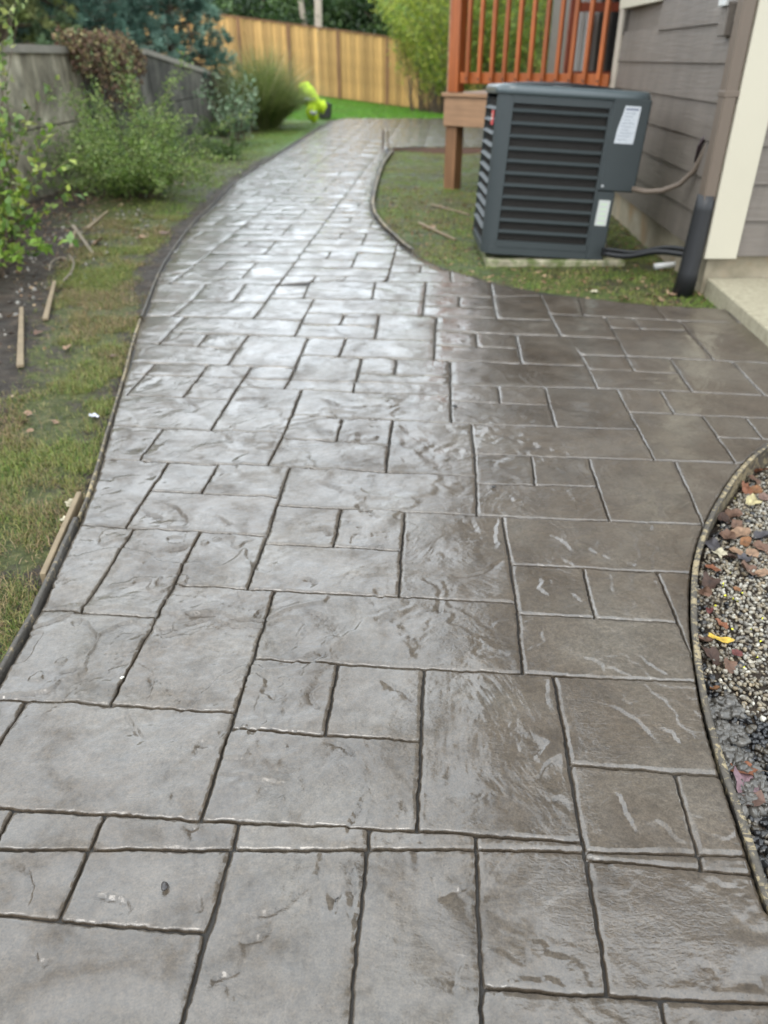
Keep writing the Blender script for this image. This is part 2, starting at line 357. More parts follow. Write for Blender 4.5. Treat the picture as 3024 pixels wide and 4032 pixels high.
SL = """c -200,480 385,488 250,795 -250,755
c 385,488 1003,487 868,845 250,795
c -300,748 868,845 681,1600 -900,1480
c 1003,487 1585,485 1476,1600 681,1600
d -61,485 415,490 445,1600 -170,1600
d 415,490 875,500 985,1120 440,1090
d 440,1090 1208,1140 1290,1600 445,1600
d 880,500 1370,508 1385,585 900,530
d 1370,508 1600,512 1650,602 1385,585
d 900,530 1700,606 1950,1155 985,1118
d 1208,1140 1950,1165 2200,1600 1290,1600
c -200,285 55,318 -30,482 -260,480
c 55,318 448,338 393,486 -30,482
c 448,338 1028,370 1010,486 393,486
c 1035,355 1595,385 1588,485 1010,486
d -51,385 412,437 413,490 -57,485
d 412,437 865,462 872,498 413,490
d 826,122 1270,165 1368,506 878,496
d 1270,165 1540,180 1720,513 1368,506
a -300,915 110,943 -165,1397 -600,1370
a 110,943 1005,992 860,1455 -165,1395
a 1003,1062 1811,1118 1803,1500 872,1455
b 185,812 745,838 868,1552 158,1502
a 1100,760 1462,787 1405,1083 1005,1060
a 1462,787 1830,812 1812,1117 1405,1083
a 1183,472 2221,520 2253,826 1100,757
b 745,838 1420,865 1620,1278 828,1219
b 600,567 1278,607 1400,864 615,825
b 1192,394 1500,400 1500,790 1340,748
b 570,355 872,378 925,585 598,565
b 872,378 1190,394 1278,607 925,585
b 522,148 1440,184 1420,398 568,354
b 103,130 522,148 575,520 75,490
a 1210,98 1475,118 1440,278 1155,262
a 1475,118 1749,130 1735,295 1440,278
a 1155,262 1735,295 1721,490 1068,460
a 865,215 1148,228 1066,460 760,440
a 760,442 1185,470 1005,992 480,958
a 90,548 668,583 480,958 -110,923
a 578,203 865,215 668,583 348,562
a 290,176 578,203 348,562 90,548
e 130,912 548,938 297,1317 -50,1300
e 548,938 842,952 748,1115 440,1103
e 842,952 1268,965 1190,1142 748,1115
e 440,1103 1190,1142 1126,1370 297,1317
e 190,715 512,737 378,925 130,912
e 512,737 1225,762 1140,958 378,925
e 230,533 905,562 800,742 190,713
e 965,492 1338,512 1225,762 800,742
e 412,418 735,428 635,548 300,535
e 270,403 412,418 300,535 210,600
e 735,428 1000,435 905,562 635,548
e 1000,435 1270,447 1235,503 965,492
e 1270,447 1650,460 1645,515 1232,503
e 475,345 785,355 735,428 412,418
e 785,355 1040,367 1000,435 735,428
e 1040,367 1295,375 1270,447 1000,435
e 290,338 475,345 412,418 265,400
e 340,218 965,263 905,352 290,338
e 570,160 780,172 720,252 495,228
e 780,172 1025,182 965,263 720,252
e 1025,182 1375,190 1295,375 905,352
e 390,63 645,70 495,228 335,218
e 645,70 1345,92 1300,182 570,160
h 100,671 345,675 255,748 80,748
h 345,675 757,680 690,765 255,748
h 770,653 1022,658 945,775 690,765
h 120,583 433,574 347,673 100,671
h 435,574 645,578 575,673 350,672
h 645,578 820,583 760,676 575,673
h 820,583 990,587 960,655 770,653
f -168,663 713,690 718,850 -212,806
e 1298,658 1580,677 1545,812 1235,797
f 72,826 372,838 345,985 37,963
f -273,948 350,985 330,1138 -368,1109
f 372,838 838,855 860,1165 330,1138
f -238,1116 862,1167 869,1399 -297,1341
f 840,857 1817,891 1924,1071 868,1033
f 868,1033 1192,1047 1214,1217 868,1207
f 1192,1047 1530,1062 1580,1231 1214,1217
b 412,3 930,20 985,163 415,140
f 1530,1062 2047,1079 2215,1458 1656,1430
f 2047,1079 2560,1094 2560,1475 2215,1458
f 718,630 998,637 1008,733 716,720
f 998,637 1275,643 1292,745 1008,733
f 716,720 1292,745 1335,870 720,850
f 1275,643 1700,652 1817,891 1335,870
g 590,872 900,876 995,1042 680,1028
g 900,876 2000,930 2000,1085 995,1042
g 680,1028 1195,1055 1430,1390 855,1370
g 1195,1055 1505,1070 1625,1220 1315,1208
g 1505,1070 2000,1088 2000,1242 1625,1220
g 1315,1208 2000,1240 2000,1420 1435,1392
f 185,465 395,472 385,565 175,558
f 395,472 712,482 712,575 385,565
f 175,560 712,575 712,622 155,610
f 150,612 715,630 714,690 138,667
e 1380,193 1600,200 1565,305 1340,298
f 92,350 628,365 618,475 55,456
f -168,449 187,465 155,608 -238,598
f 714,482 1515,512 1582,637 718,622
g 330,620 655,633 715,745 395,730
g 655,633 960,648 1015,757 715,745
g 395,730 1015,757 1125,885 450,855
g 960,648 1405,670 1640,910 1125,885
g 1405,670 2000,705 2000,930 1640,910
g 60,195 315,213 355,345 130,335
g 315,213 850,270 940,380 355,345
g 125,335 500,347 600,508 195,490
g 195,490 600,508 658,633 325,620
g 500,347 700,358 770,440 560,432
g 700,358 1035,385 1080,450 770,440
g 560,432 1080,450 1285,662 660,633
g 850,275 1350,290 1455,398 935,378
g 1035,388 2000,420 2000,695 1285,665
g 1350,280 1900,280 2000,410 1455,398
f 632,220 1305,240 1350,338 625,303
f 625,303 865,312 872,400 620,390
f 865,312 1100,322 1118,408 872,400
f 620,390 1118,408 1135,497 616,477
f 1100,322 1440,340 1515,512 1135,497
f 565,95 770,102 768,162 558,155
f 770,102 965,108 978,167 768,162
f 558,155 978,167 990,228 550,210
f 965,100 1250,95 1303,240 990,228
f 575,12 955,15 965,100 565,95
f 955,15 1170,20 1250,95 965,100
f 92,201 290,213 279,277 57,269
f -165,262 279,277 268,352 -205,333
f 290,213 632,220 620,362 268,352
e 1365,45 1595,50 1565,118 1340,110
f -92,112 555,128 550,210 -143,196
f -118,12 270,12 248,120 -160,107
f 270,12 570,12 555,128 248,120"""
# ------------------------------------------------------------------ outlines of the path on the ground
def world_line(s, z=0.0):
    out = []
    for t in s.split():
        a, b = t.split(','); zc = 's'
        if a[0].isalpha(): zc = a[0]; a = a[1:]
        out.append(Q(zc, float(a), float(b), z))
    return out
def smooth_line(p, step):
    p = [np.array(q, float) for q in p]; out = []
    for i in range(len(p) - 1):
        p0 = p[max(i - 1, 0)]; p1 = p[i]; p2 = p[i + 1]; p3 = p[min(i + 2, len(p) - 1)]
        n = max(1, int(np.linalg.norm(p2 - p1) / step))
        for k in range(n):
            t = k / n
            out.append(.5 * ((2 * p1) + (-p0 + p2) * t + (2 * p0 - 5 * p1 + 4 * p2 - p3) * t * t + (-p0 + 3 * p1 - 3 * p2 + p3) * t ** 3))
    out.append(p[-1]); return np.array(out)
_L = world_line('0,2691 139,2444 259,2179 362,1938 434,1690 461,1600 499,1468 540,1311 579,1209 639,1058 705,956 760,883 844,799 922,721 1000,666 1082,613 1193,541 1270,492')
_e = lambda k: (_L[0][0] + (_L[0][0] - _L[1][0]) * k, _L[0][1] + (_L[0][1] - _L[1][1]) * k)
LEFT = smooth_line([_e(6.0), _e(3.0)] + _L, .05)
FARL = smooth_line(world_line('1270,492 1313,473 1345,465'), .3)
far_y = FARL[-1][1]
NEAR = world_line('1569,582 1540,594 1526,613 1506,642 1487,690 1473,738 1463,790 1464,815 1473,845 1505,888 1542,924 1599,975 1657,1007 1733,1044 1857,1085 2064,1135 2300,1165 2431,1185 2693,1207 2824,1211 2933,1224 2981,1240 3024,1272')
NEAR = smooth_line([(6.0, NEAR[0][1]), (2.0, NEAR[0][1] + .02)] + NEAR, .08)
_R = world_line('3020,1750 2948,1804 2889,1869 2829,1959 2774,2063 2735,2177 2717,2297 2716,2446 2727,2570 2744,2695 2764,2800 2790,2900 2840,3064 2922,3301 2958,3410 3012,3574')
_t = lambda k: (_R[0][0] + (_R[0][0] - _R[1][0]) * k, _R[0][1] + (_R[0][1] - _R[1][1]) * k * .8)
RIGHT = smooth_line([(3.2, 3.4), (3.1, 2.9), _t(9), _t(4), _t(1.5)] + _R + [(.80, .40), (.90, .15)], .05)
POLY = np.array(list(LEFT) + list(FARL[1:]) + [(6.0, far_y)] + list(NEAR) + list(RIGHT))
def inside(x, y, poly=POLY):
    x = np.asarray(x, float); y = np.asarray(y, float); c = np.zeros(x.shape, bool)
    n = len(poly); j = n - 1
    for i in range(n):
        xi, yi = poly[i]; xj, yj = poly[j]
        if yi != yj:
            k = ((yi > y) != (yj > y)) & (x < (xj - xi) * (y - yi) / (yj - yi) + xi); c ^= k
        j = i
    return c
SEG_A = POLY; SEG_B = np.roll(POLY, -1, 0)
def nearest(px, py):
    bx0, bx1, by0, by1 = px.min() - .3, px.max() + .3, py.min() - .3, py.max() + .3
    k = (np.maximum(SEG_A[:, 0], SEG_B[:, 0]) > bx0) & (np.minimum(SEG_A[:, 0], SEG_B[:, 0]) < bx1) & (np.maximum(SEG_A[:, 1], SEG_B[:, 1]) > by0) & (np.minimum(SEG_A[:, 1], SEG_B[:, 1]) < by1)
    if not k.any(): return None
    a = SEG_A[k]; d = SEG_B[k] - a; L2 = (d ** 2).sum(1) + 1e-12
    wx = px[:, None] - a[None, :, 0]; wy = py[:, None] - a[None, :, 1]
    t = np.clip((wx * d[:, 0] + wy * d[:, 1]) / L2, 0, 1)
    qx = a[:, 0] + t * d[:, 0]; qy = a[:, 1] + t * d[:, 1]
    dd = (qx - px[:, None]) ** 2 + (qy - py[:, None]) ** 2; i = dd.argmin(1); r = np.arange(len(px))
    return qx[r, i], qy[r, i], np.sqrt(dd[r, i])
# ------------------------------------------------------------------ relief pressed into the concrete
ARCS = '''b 640,203 720,225 790,255 850,320
b 850,265 900,285 945,320
b 950,305 990,335
b 1045,340 1100,358
b 685,405 695,430 680,452 735,500
b 805,465 885,530
b 780,330 850,368
b 920,945 1000,970 1080,1010 1150,1060 1205,1140
b 1210,1055 1260,1080 1310,1140
b 860,755 920,765 950,790 965,825
b 1115,745 1180,800 1260,840
b 240,372 280,395 430,390 535,325
b 515,150 495,200 500,290
b 725,845 720,950 735,985
b 1180,410 1210,470
b 395,165 430,215
b 270,510 250,575
b 1165,175 1170,215
a 1290,545 1380,570 1450,630 1465,695
a 1380,720 1415,755
a 700,85 780,120 815,190
a 600,115 690,145 700,175
a 770,570 960,570
a 740,600 735,650 660,670
a 660,830 655,900 640,940
a 540,985 580,1050 640,1110
a 340,585 415,650 375,750
a 700,305 830,270
a 665,460 690,412 755,400
a 1385,185 1440,235
a 1420,850 1340,910 1400,1000
a 1510,30 1600,130 1659,165
a 1310,410 1375,435
a 935,140 1015,190
a 1080,600 1130,545
a 850,1140 875,1100
b 0,840 90,890 165,960
c 330,690 430,678 530,700 565,750 545,800
c 1030,765 1180,745 1290,660 1365,590 1390,510
c 1500,500 1530,600 1540,700 1560,790
c 1475,640 1450,700 1470,785
c 870,660 890,760
c 1030,885 1120,860 1190,780
c 900,1100 920,1040 1020,1000 1060,950
c 0,530 100,560 150,640 110,760
c 130,900 160,960 220,970
c 1490,420 1580,250
c 1400,10 1500,40 1540,100
c 800,390 860,370
d 245,700 300,650 370,640 405,575
d 375,950 330,1020 325,1120
d 1345,955 1440,985 1500,1060
d 1625,1030 1655,1090
d 720,20 670,80 690,125
d 655,205 720,120 785,70
d 1010,230 1060,310 1110,430
d 1180,350 1320,470
d 740,290 780,255
d 1430,600 1470,640 1530,640
d 470,620 520,700
f 970,910 1080,935 1170,1000
f 1180,955 1250,1000
f 1290,990 1325,1015 1435,1030
f 1090,1010 1145,1040
f 1130,805 1185,835 1240,855
f 815,510 920,540 980,580
f 990,555 1045,580
f 1070,570 1110,595
f 705,240 800,262 855,290
f 870,270 930,300
f 970,450 1050,485
f 0,712 75,775
f 660,750 655,785
f 470,690 445,720
f 955,820 995,840
f 700,865 740,915
f 980,1080 995,1120
f 730,60 760,85
f 850,195 920,225
f 810,350 845,375
f 720,325 740,360
e 690,100 800,125 790,150
e 640,550 715,600 700,640
e 930,575 1000,555 1160,555
e 935,700 930,735
e 865,755 940,815
e 1440,550 1560,600 1590,625
e 1490,740 1540,775
e 1410,1035 1560,1095 1580,1150
e 740,1085 920,1075 960,1110
e 400,1030 480,980
g 410,1050 530,1055 620,1000
g 0,1240 60,1285
g 90,1275 140,1305 275,1328
g 930,1290 980,1340
g 1160,1090 1180,1130 1240,1180
g 890,820 945,845
g 1430,820 1490,785
g 760,480 840,515
g 1380,530 1430,560
g 1400,500 1485,580'''
ARC = []
for l in ARCS.split('\n'):
    t = l.split(); pts = np.array([Q(t[0], *map(float, p.split(','))) for p in t[1:]])
    ARC.append(smooth_line(list(pts), .02) if len(pts) > 2 else pts)
def relief(x, y):
    wx = x + .05 * (vn(x * 9, y * 9, 11) - .5); wy = y + .05 * (vn(x * 9 + 5, y * 9, 12) - .5)
    h = .005 * (fbm(x * 3.2, y * 3.2, 1, 3) - .5)
    t = fbm(wx * 3.6, wy * 4.4, 5, 4) * 7
    fl = np.floor(t); fr = t - fl
    mask = sm(.52 - .07 * sm(.25, -.1, x), .62 - .05 * sm(.25, -.1, x), fbm(x * 2.9 + 7, y * 2.9, 9, 3))
    h = h + .0050 * mask * (1.5 - 1.05 * sm(-.05, .3, x)) * (.5 * sm(0, .035, fr) - .5 * fr + .35 * np.sin(fl * 2.1))
    h = h + (.0022 + .0012 * sm(.2, -.1, x)) * (fbm(x * 22, y * 26, 21, 3) - .5)
    cr = sm(.60, .70, fbm(x * 2.1 - 3, y * 2.1, 31, 3))
    h = h + .0045 * cr * (fbm(x * 48, y * 48, 33, 2) - .5)
    for A in ARC:
        x0, y0 = A.min(0) - .09; x1, y1 = A.max(0) + .09
        k = (x > x0) & (x < x1) & (y > y0) & (y < y1)
        if not k.any(): continue
        px = x[k] + .008 * (vn(x[k] * 40, y[k] * 40, 3) - .5); py = y[k] + .008 * (vn(x[k] * 40, y[k] * 40, 4) - .5)
        a = A[:-1]; d = A[1:] - a; L2 = (d ** 2).sum(1) + 1e-12
        wx_ = px[:, None] - a[:, 0]; wy_ = py[:, None] - a[:, 1]
        tt = (wx_ * d[:, 0] + wy_ * d[:, 1]) / L2; tc_ = np.clip(tt, 0, 1)
        ex = wx_ - tc_ * d[:, 0]; ey = wy_ - tc_ * d[:, 1]; dd = np.sqrt(ex ** 2 + ey ** 2); i = dd.argmin(1); r = np.arange(len(px))
        cross = (d[i, 0] * wy_[r, i] - d[i, 1] * wx_[r, i]); dist = dd[r, i]
        n = len(a); fade = np.clip(np.minimum((i + tc_[r, i]), n - i - tc_[r, i]) / (n * .3 + .01), 0, 1)
        side = np.where(cross < 0, 1.0, 0.0)
        h[k] = h[k] - (.0082 if x0 < .0 else .0068 if x0 < .25 else .0036) * fade * side * (.6 * np.exp(-dist / .045) + .4 * np.exp(-dist / .008)) + .0008 * fade * (1 - side) * np.exp(-dist / .01)
    return h
def grid_params(L, res, jw):
    a = [jw, jw + .0008, jw + .0022, jw + .0045, jw + .010] if res < .02 else [jw, jw + .002, jw + .010]
    if L < .07: a = [jw, jw + .0008, jw + .0025, jw + .006]
    s = a[-1]; n = max(1, int((L - 2 * s) / res)); mid = list(np.linspace(s, L - s, n + 1))
    return np.array(a[:-1] + mid + [L - q for q in a[:-1]][::-1]) / L
def slab_geo(q, ymin=None):
    tl, tr, br, bl = [np.array(p, float) for p in q]
    cy = (tl + tr + br + bl)[1] / 4
    res = .0036 if cy < 1.4 else .005 if cy < 2.1 else .009 if cy < 3.1 else .025 if cy < 5 else .06 if cy < 12 else .15
    Lu = .5 * (np.linalg.norm(tr - tl) + np.linalg.norm(br - bl)); Lv = .5 * (np.linalg.norm(tl - bl) + np.linalg.norm(tr - br))
    jw = .0016 if cy < 4.7 else .0018
    U = grid_params(Lu, res, jw); V = grid_params(Lv, res, jw)
    u, v = np.meshgrid(U, V)
    x = (1 - v) * ((1 - u) * tl[0] + u * tr[0]) + v * ((1 - u) * bl[0] + u * br[0])
    y = (1 - v) * ((1 - u) * tl[1] + u * tr[1]) + v * ((1 - u) * bl[1] + u * br[1])
    du = np.minimum(u, 1 - u) * Lu - jw; dv = np.minimum(v, 1 - v) * Lv - jw
    rc = .006; e = np.where((du < rc) & (dv < rc), rc - np.sqrt(np.maximum((rc - du), 0) ** 2 + np.maximum((rc - dv), 0) ** 2), np.minimum(du, dv))
    x = x + (.0032 * (vn(x * 18, y * 18, 41) - .5) + .0028 * (vn(x * 90, y * 90, 43) - .5)) * sm(.03, 0, e)
    y = y + (.0032 * (vn(x * 18, y * 18, 42) - .5) + .0028 * (vn(x * 90, y * 90, 44) - .5)) * sm(.03, 0, e)
    sh = x.shape; x = x.ravel(); y = y.ravel(); e = e.ravel()
    z = relief(x, y) if cy < 12 else .003 * (fbm(x * 4, y * 4, 1, 2) - .5)
    ep = np.clip(1 - (e) / (.0035 + .006 * vn(x * 14, y * 14, 45) ** 2), 0, 1)
    lip = .0003 * np.exp(-((e - .007) / .004) ** 2) * sm(.45, .6, fbm(x * 6, y * 6, 47, 2))
    z = z - (.0050 if cy < 4.7 else .0025) * ep ** 1.5 + lip
    z = z - np.where(e <= .0006, .010 if cy < 4.7 else .006, 0)
    ins = inside(x, y); nr = nearest(x, y)
    if nr is not None:
        qx, qy, d = nr
        z = z - np.where(ins, .006 * np.clip(1 - d / .014, 0, 1) ** 2, .02)
        x = np.where(ins, x, qx); y = np.where(ins, y, qy)
    elif not ins.all(): return None
    n0, n1 = sh; idx = np.arange(n0 * n1).reshape(n0, n1)
    f = np.stack([idx[1:, :-1], idx[1:, 1:], idx[:-1, 1:], idx[:-1, :-1]], -1).reshape(-1, 4)
    f = f[ins[f].any(1)]
    if len(f) < 2: return None
    used = np.unique(f); mp = np.zeros(n0 * n1, int); mp[used] = np.arange(len(used))
    return np.stack([x, y, z], 1)[used], mp[f]
path = MB()
path.prism([tuple(p) for p in POLY], -.12, -.0105)
path = path.build('path', M['joint']); tag(path, kind='structure')
quads = []
for l in SL.split('\n'):
    t = l.split(); quads.append([Q(t[0], *map(float, p.split(','))) for p in t[1:]])
def snap(qs, tol=.028):
    A = np.array(qs); n = len(A); E0 = A.reshape(-1, 2); E1 = np.roll(A, -1, 1).reshape(-1, 2); own = np.repeat(np.arange(n), 4); out = A.copy()
    d = E1 - E0; L2 = (d ** 2).sum(1) + 1e-12
    for i in range(n):
        for k in range(4):
            v = A[i, k]; w = v - E0; t = np.clip((w * d).sum(1) / L2, 0, 1); pr = E0 + t[:, None] * d; ds = np.hypot(*(pr - v).T); ds[own == i] = 9
            # pull separately towards the nearest edge of each neighbour, at most two neighbours
            o_ = np.argsort(ds)[:6]; mv = np.zeros(2); used = set()
            for j in o_:
                if ds[j] < tol and own[j] not in used and len(used) < 2: used.add(own[j]); mv += (pr[j] - v) * .5
            if used:
                l = np.linalg.norm(mv); out[i, k] = v + mv * min(1, .016 / (l + 1e-9))
    return [[tuple(p) for p in q] for q in out]
for (x0, x1, y0, y1) in ((-1.45, -1.01, .94, 1.21), (-1.2, -.82, .835, .925), (-1.6, -1.21, .835, .925), (-1.15, -.77, .715, .825), (-1.6, -1.16, .715, .825), (-1.3, -.82, .49, .705), (-1.8, -1.31, .49, .705),
                         (-1.7, -1.1, .12, .48), (-1.1, -.62, .12, .47), (-.62, -.30, .12, .445), (-.30, -.05, .12, .445), (-.05, .14, .12, .445), (.14, .41, .12, .445), (.41, .9, .12, .445), (.69, .95, .49, .80)):
    quads.append([(x0, y1), (x1, y1), (x1, y0), (x0, y0)])
quads = snap(snap(quads, .026), .014)
# the same stamp carried on towards the far end of the path: one wide, two small, one wide and one tall stone per impression
ang = R(-4.2); ca, sa = math.cos(ang), math.sin(ang); CW, CH = .665, .70
far_q = []
YS = 4.775
for ci in range(-6, 11):
    for ri in range(-2, 24):
        ox = ci * CW + .02; oy = YS + ri * CH + (CH * .5 if ci % 2 else 0)
        for (a, b, c, d) in ((0, .24 + .22, .665, .70), (0, .235, .2, .46), (.2, .235, .40, .46), (0, 0, .40, .235), (.40, 0, .665, .46)):
            pts = []
            for (px, py) in ((a, d), (c, d), (c, b), (a, b)):
                X = ox + px; Yl = oy + py - YS; pts.append((X * ca - Yl * sa + .10 * 0 - .0, YS + X * sa + Yl * ca))
            # skip or trim whatever lies before the traced part
            lim = lambda X: float(np.interp(X, [-1.6, -1.10, -.47, -.46, .9, 2], [4.70, 4.735, 4.675, 4.775, 4.75, 4.6]))
            if max(p[1] for p in pts) < YS + .03: continue
            pts = [(p[0], max(p[1], lim(p[0]))) for p in pts]
            cx = sum(p[0] for p in pts) / 4; cy = sum(p[1] for p in pts) / 4
            if not (inside(np.array([p[0] for p in pts] + [cx]), np.array([p[1] for p in pts] + [cy])).any()): continue
            far_q.append((cy, pts))
far_q.sort(key=lambda t: t[0])
far_v, far_f, nf, nslab = [], [], 0, 0
for q in quads + [t[1] for t in far_q]:
    g = slab_geo(q)
    if g is None: continue
    if nslab < 296:
        mesh('stamped_stone', g[0], g[1], M['conc'], path, smooth=True); nslab += 1
    else:
        far_v.append(g[0]); far_f.append(g[1] + nf); nf += len(g[0])
if far_v:
    o = mesh('distant_stamped_stones', np.concatenate(far_v), np.concatenate(far_f), M['conc'], path, smooth=True); tag(o, kind='stuff')
print('slabs', nslab, 'far', len(far_v))
# ------------------------------------------------------------------ terrain
WALLX = lambda Y: -3.42 + .012 * (Y - 7)
def wall_top(Y):
    return np.where(Y < 12.4, 1.31, 1.31 - (Y - 12.4) * .078)
def gz(x, y, noise=True):
    x = np.asarray(x, float); y = np.asarray(y, float)
    z = -.035 + 0 * x
    if noise: z = z + .035 * (fbm(x * 1.3, y * 1.3, 61, 3) - .5) + .018 * (fbm(x * 9, y * 9, 64, 3) - .5)
    z = z + .05 * sm(-1.9, -3.3, x) * sm(14, 12, y)
    k = sm(20.3, 27, y); z = z * (1 - k) + k * np.clip(-.09 - .118 * x, -.5, 1.0)
    left = sm(WALLX(y) - .16, WALLX(y) - .20, x)
    z = z * (1 - left) + left * np.where(y < 22, np.maximum(wall_top(y) - .12, .2), np.clip(.2 + .02 * (-x), .2, .7))
    # hollow of the gravel bed
    gb = (x > .3) & (y < 2.45) & (x < 3.5) & (~inside(x, y))
    z = np.where(gb, -.085 + .02 * (fbm(x * 2, y * 2, 66, 2) - .5) + .045 * sm(1.0, .7, y), z)
    # soil hollow at the far inner corner and beside the air conditioner
    d = np.hypot((x - 1.1) / 1.3, (y - 13.2) / .9); z = z - .10 * np.clip(1 - d, 0, 1)
    z = np.where(inside(x, y), -.14, z)
    return z
def axis(a, b, segs):
    return np.unique(np.concatenate([np.arange(s0, s1, st) for s0, s1, st in segs] + [[b]]))
gx = axis(-40, 30, [(-60, -5, 2.0), (-5, -3.2, .1), (-3.2, 2.6, .04), (2.6, 4, .1), (4, 60, 2.0)]); gy = axis(-3, 90, [(-20, -1, 1), (-1, 6.5, .04), (6.5, 22, .12), (22, 30, .4), (30, 140, 4)])
X, Y = np.meshgrid(gx, gy); Zg = gz(X.ravel(), Y.ravel())
xr, yr = X.ravel(), Y.ravel()
# tint: r = how mossy, g = lawn
edge = -1.0 - .0 * yr
left_lin = np.interp(yr, LEFT[:, 1], LEFT[:, 0])
dl = left_lin - xr
wdt = np.clip(.44 + .09 * (yr - 3), .44, 1.3); moss = np.where(xr < left_lin, sm(-.02, .14, dl) * sm(1.25, .8, dl / wdt) * .66 + .02, .60)
moss = np.where((xr < left_lin) & (yr > 4.5) & (yr <= 6.5), moss * sm(.05, .30, dl), moss)
moss = np.where((xr < left_lin) & (yr > 6.5), sm(.05, .3, dl) * sm(1.5, .9, dl) * .85 + .05, moss)
moss = np.where((xr > .3) & (yr < 2.5), 0.0, moss)
lawn = sm(19.6, 20.2, yr) * (xr > -3.2) + .0
lawn = np.maximum(lawn, ((xr > -.3) & (yr > 3.8) & (yr < 13.5)) * .22 * sm(.42, .62, fbm(xr * 3, yr * 3, 91, 4)))
lawn = np.maximum(lawn, sm(11, 14, yr) * (xr < left_lin) * sm(1.2, .7, dl) * .6)
lawn = np.maximum(lawn, (xr < WALLX(yr) - .2) * .2)
tint = np.stack([moss, lawn, 0 * moss], 1)
n0, n1 = X.shape; idx = np.arange(n0 * n1).reshape(n0, n1)
f = np.stack([idx[:-1, :-1], idx[:-1, 1:], idx[1:, 1:], idx[1:, :-1]], -1).reshape(-1, 4)
ground = mesh('ground', np.stack([xr, yr, Zg], 1), f, M['ground'], smooth=True, col=tint); tag(ground, kind='structure')
# ------------------------------------------------------------------ form boards along the pour
def board(name, line, w0, w1, z0, z1, mat, label, cat='form board', side=1, step=.03, rough=.002, group=None):
    p = smooth_line(list(line), step) if len(line) > 2 else line
    d = np.gradient(p, axis=0); d /= np.linalg.norm(d, axis=1)[:, None]; nrm = np.stack([-d[:, 1], d[:, 0]], 1) * side
    v = []; n = len(p)
    for i in range(n):
        s = i * step; j = lambda k: (float(fbm(np.array(s * 22 + k * 31.0), np.array(len(name) + w1 * 900.0), 5, 3)) - .5) * rough * 3.4
        a = w0 + j(0) * .5; b = w1 + j(1) * .5
        for (o_, z_) in ((a, z0), (a, z1 - .002 + j(2)), (a + .002, z1 + j(3)), ((a + b) / 2, z1 + .001 + j(3)), (b - .002, z1 + j(3)), (b, z1 - .002 + j(3)), (b, z0)):
            v.append((p[i][0] + nrm[i][0] * o_, p[i][1] + nrm[i][1] * o_, z_))
    f = []
    for i in range(n - 1):
        for k in range(6): f.append((i * 7 + k, i * 7 + k + 1, (i + 1) * 7 + k + 1, (i + 1) * 7 + k))
    f += [tuple(range(7)), tuple((n - 1) * 7 + k for k in range(7))[::-1]]
    o = mesh(name, v, f, mat, None, True); return tag(o, label, cat, group)
def sub(line, y0, y1):
    k = (line[:, 1] >= y0) & (line[:, 1] <= y1); return line[k]
g_ = 'form boards along the concrete'
board('form_board', LEFT[(LEFT[:, 1] < 1.95)], .011, .024, -.10, .006, M['board_dark'], 'dark cement smeared form board at the lower left edge of the path', side=1, step=.02, rough=.0022, group=g_)
board('form_board', LEFT[(LEFT[:, 1] >= 1.93) & (LEFT[:, 1] < 4.0)], .004, .014, -.10, .004, M['board_pale'], 'pale wooden form board between grass and the middle left edge of the path', side=1, rough=.0015, group=g_)
board('form_board', LEFT[(LEFT[:, 1] >= 3.98) & (LEFT[:, 1] < 18.5)], .004, .016, -.10, .006, M['board_dark'], 'thin brown form board on the left side of the path going towards the fence', side=1, step=.1, group=g_)
kk = (RIGHT[:, 1] < 1.9)
board('form_board', RIGHT[(RIGHT[:, 0] < 2.2) & (RIGHT[:, 1] < 2.9)], -.004, -.015, -.12, .004, M['board_pale'], 'curved pale yellow form board holding the concrete beside the gravel bed', side=-1, step=.02, rough=.0016, group=g_)
NB = NEAR[(NEAR[:, 1] < 13.6) & (NEAR[:, 1] > 5.6)]
board('form_board', NB, -.004, -.03, -.12, .012, M['board_pale'], 'narrow tan form board curving past the grass by the deck post', side=-1, step=.08, group=g_)
NB = NEAR[(NEAR[:, 1] > 12.2)]
board('form_board', NB[:-1], .010, .05, -.22, -.01, M['board_red'], 'dark reddish form board under the far turn of the path', side=1, step=.1, group=g_)
# ------------------------------------------------------------------ house
house = empty('house', (1.9, 4.58, 0), 0, 'taupe lap sided house with cream corner trim standing right of the path', 'house')
def hp(o): o.parent = house; o.matrix_parent_inverse.identity(); o.location = (-1.9, -4.58, 0); return o
WX = lambda Y: 1.90 + .054 * (Y - 4.58)
YF, YN = 7.80, 4.58
EXPO = .195
mb = MB(); mb.prism([(WX(YN) + .02, YN + .02), (7.0, YN + .02), (7.0, 14.0), (2.62, 14.0), (2.62, 12.4), (3.6, 12.4), (3.6, YF - .02), (WX(YF) + .02, YF - .02)], .19, 5.6)
hp(mb.build('wall', M['siding']))
mb = MB(); mb.prism([(WX(YN) + .03, YN + .03), (7.0, YN + .03), (7.0, 13.95), (2.65, 13.95), (2.65, 12.45), (3.62, 12.45), (3.62, YF - .03), (WX(YF) + .03, YF - .03)], -.3, .19)
hp(mb.build('foundation', M['found']))
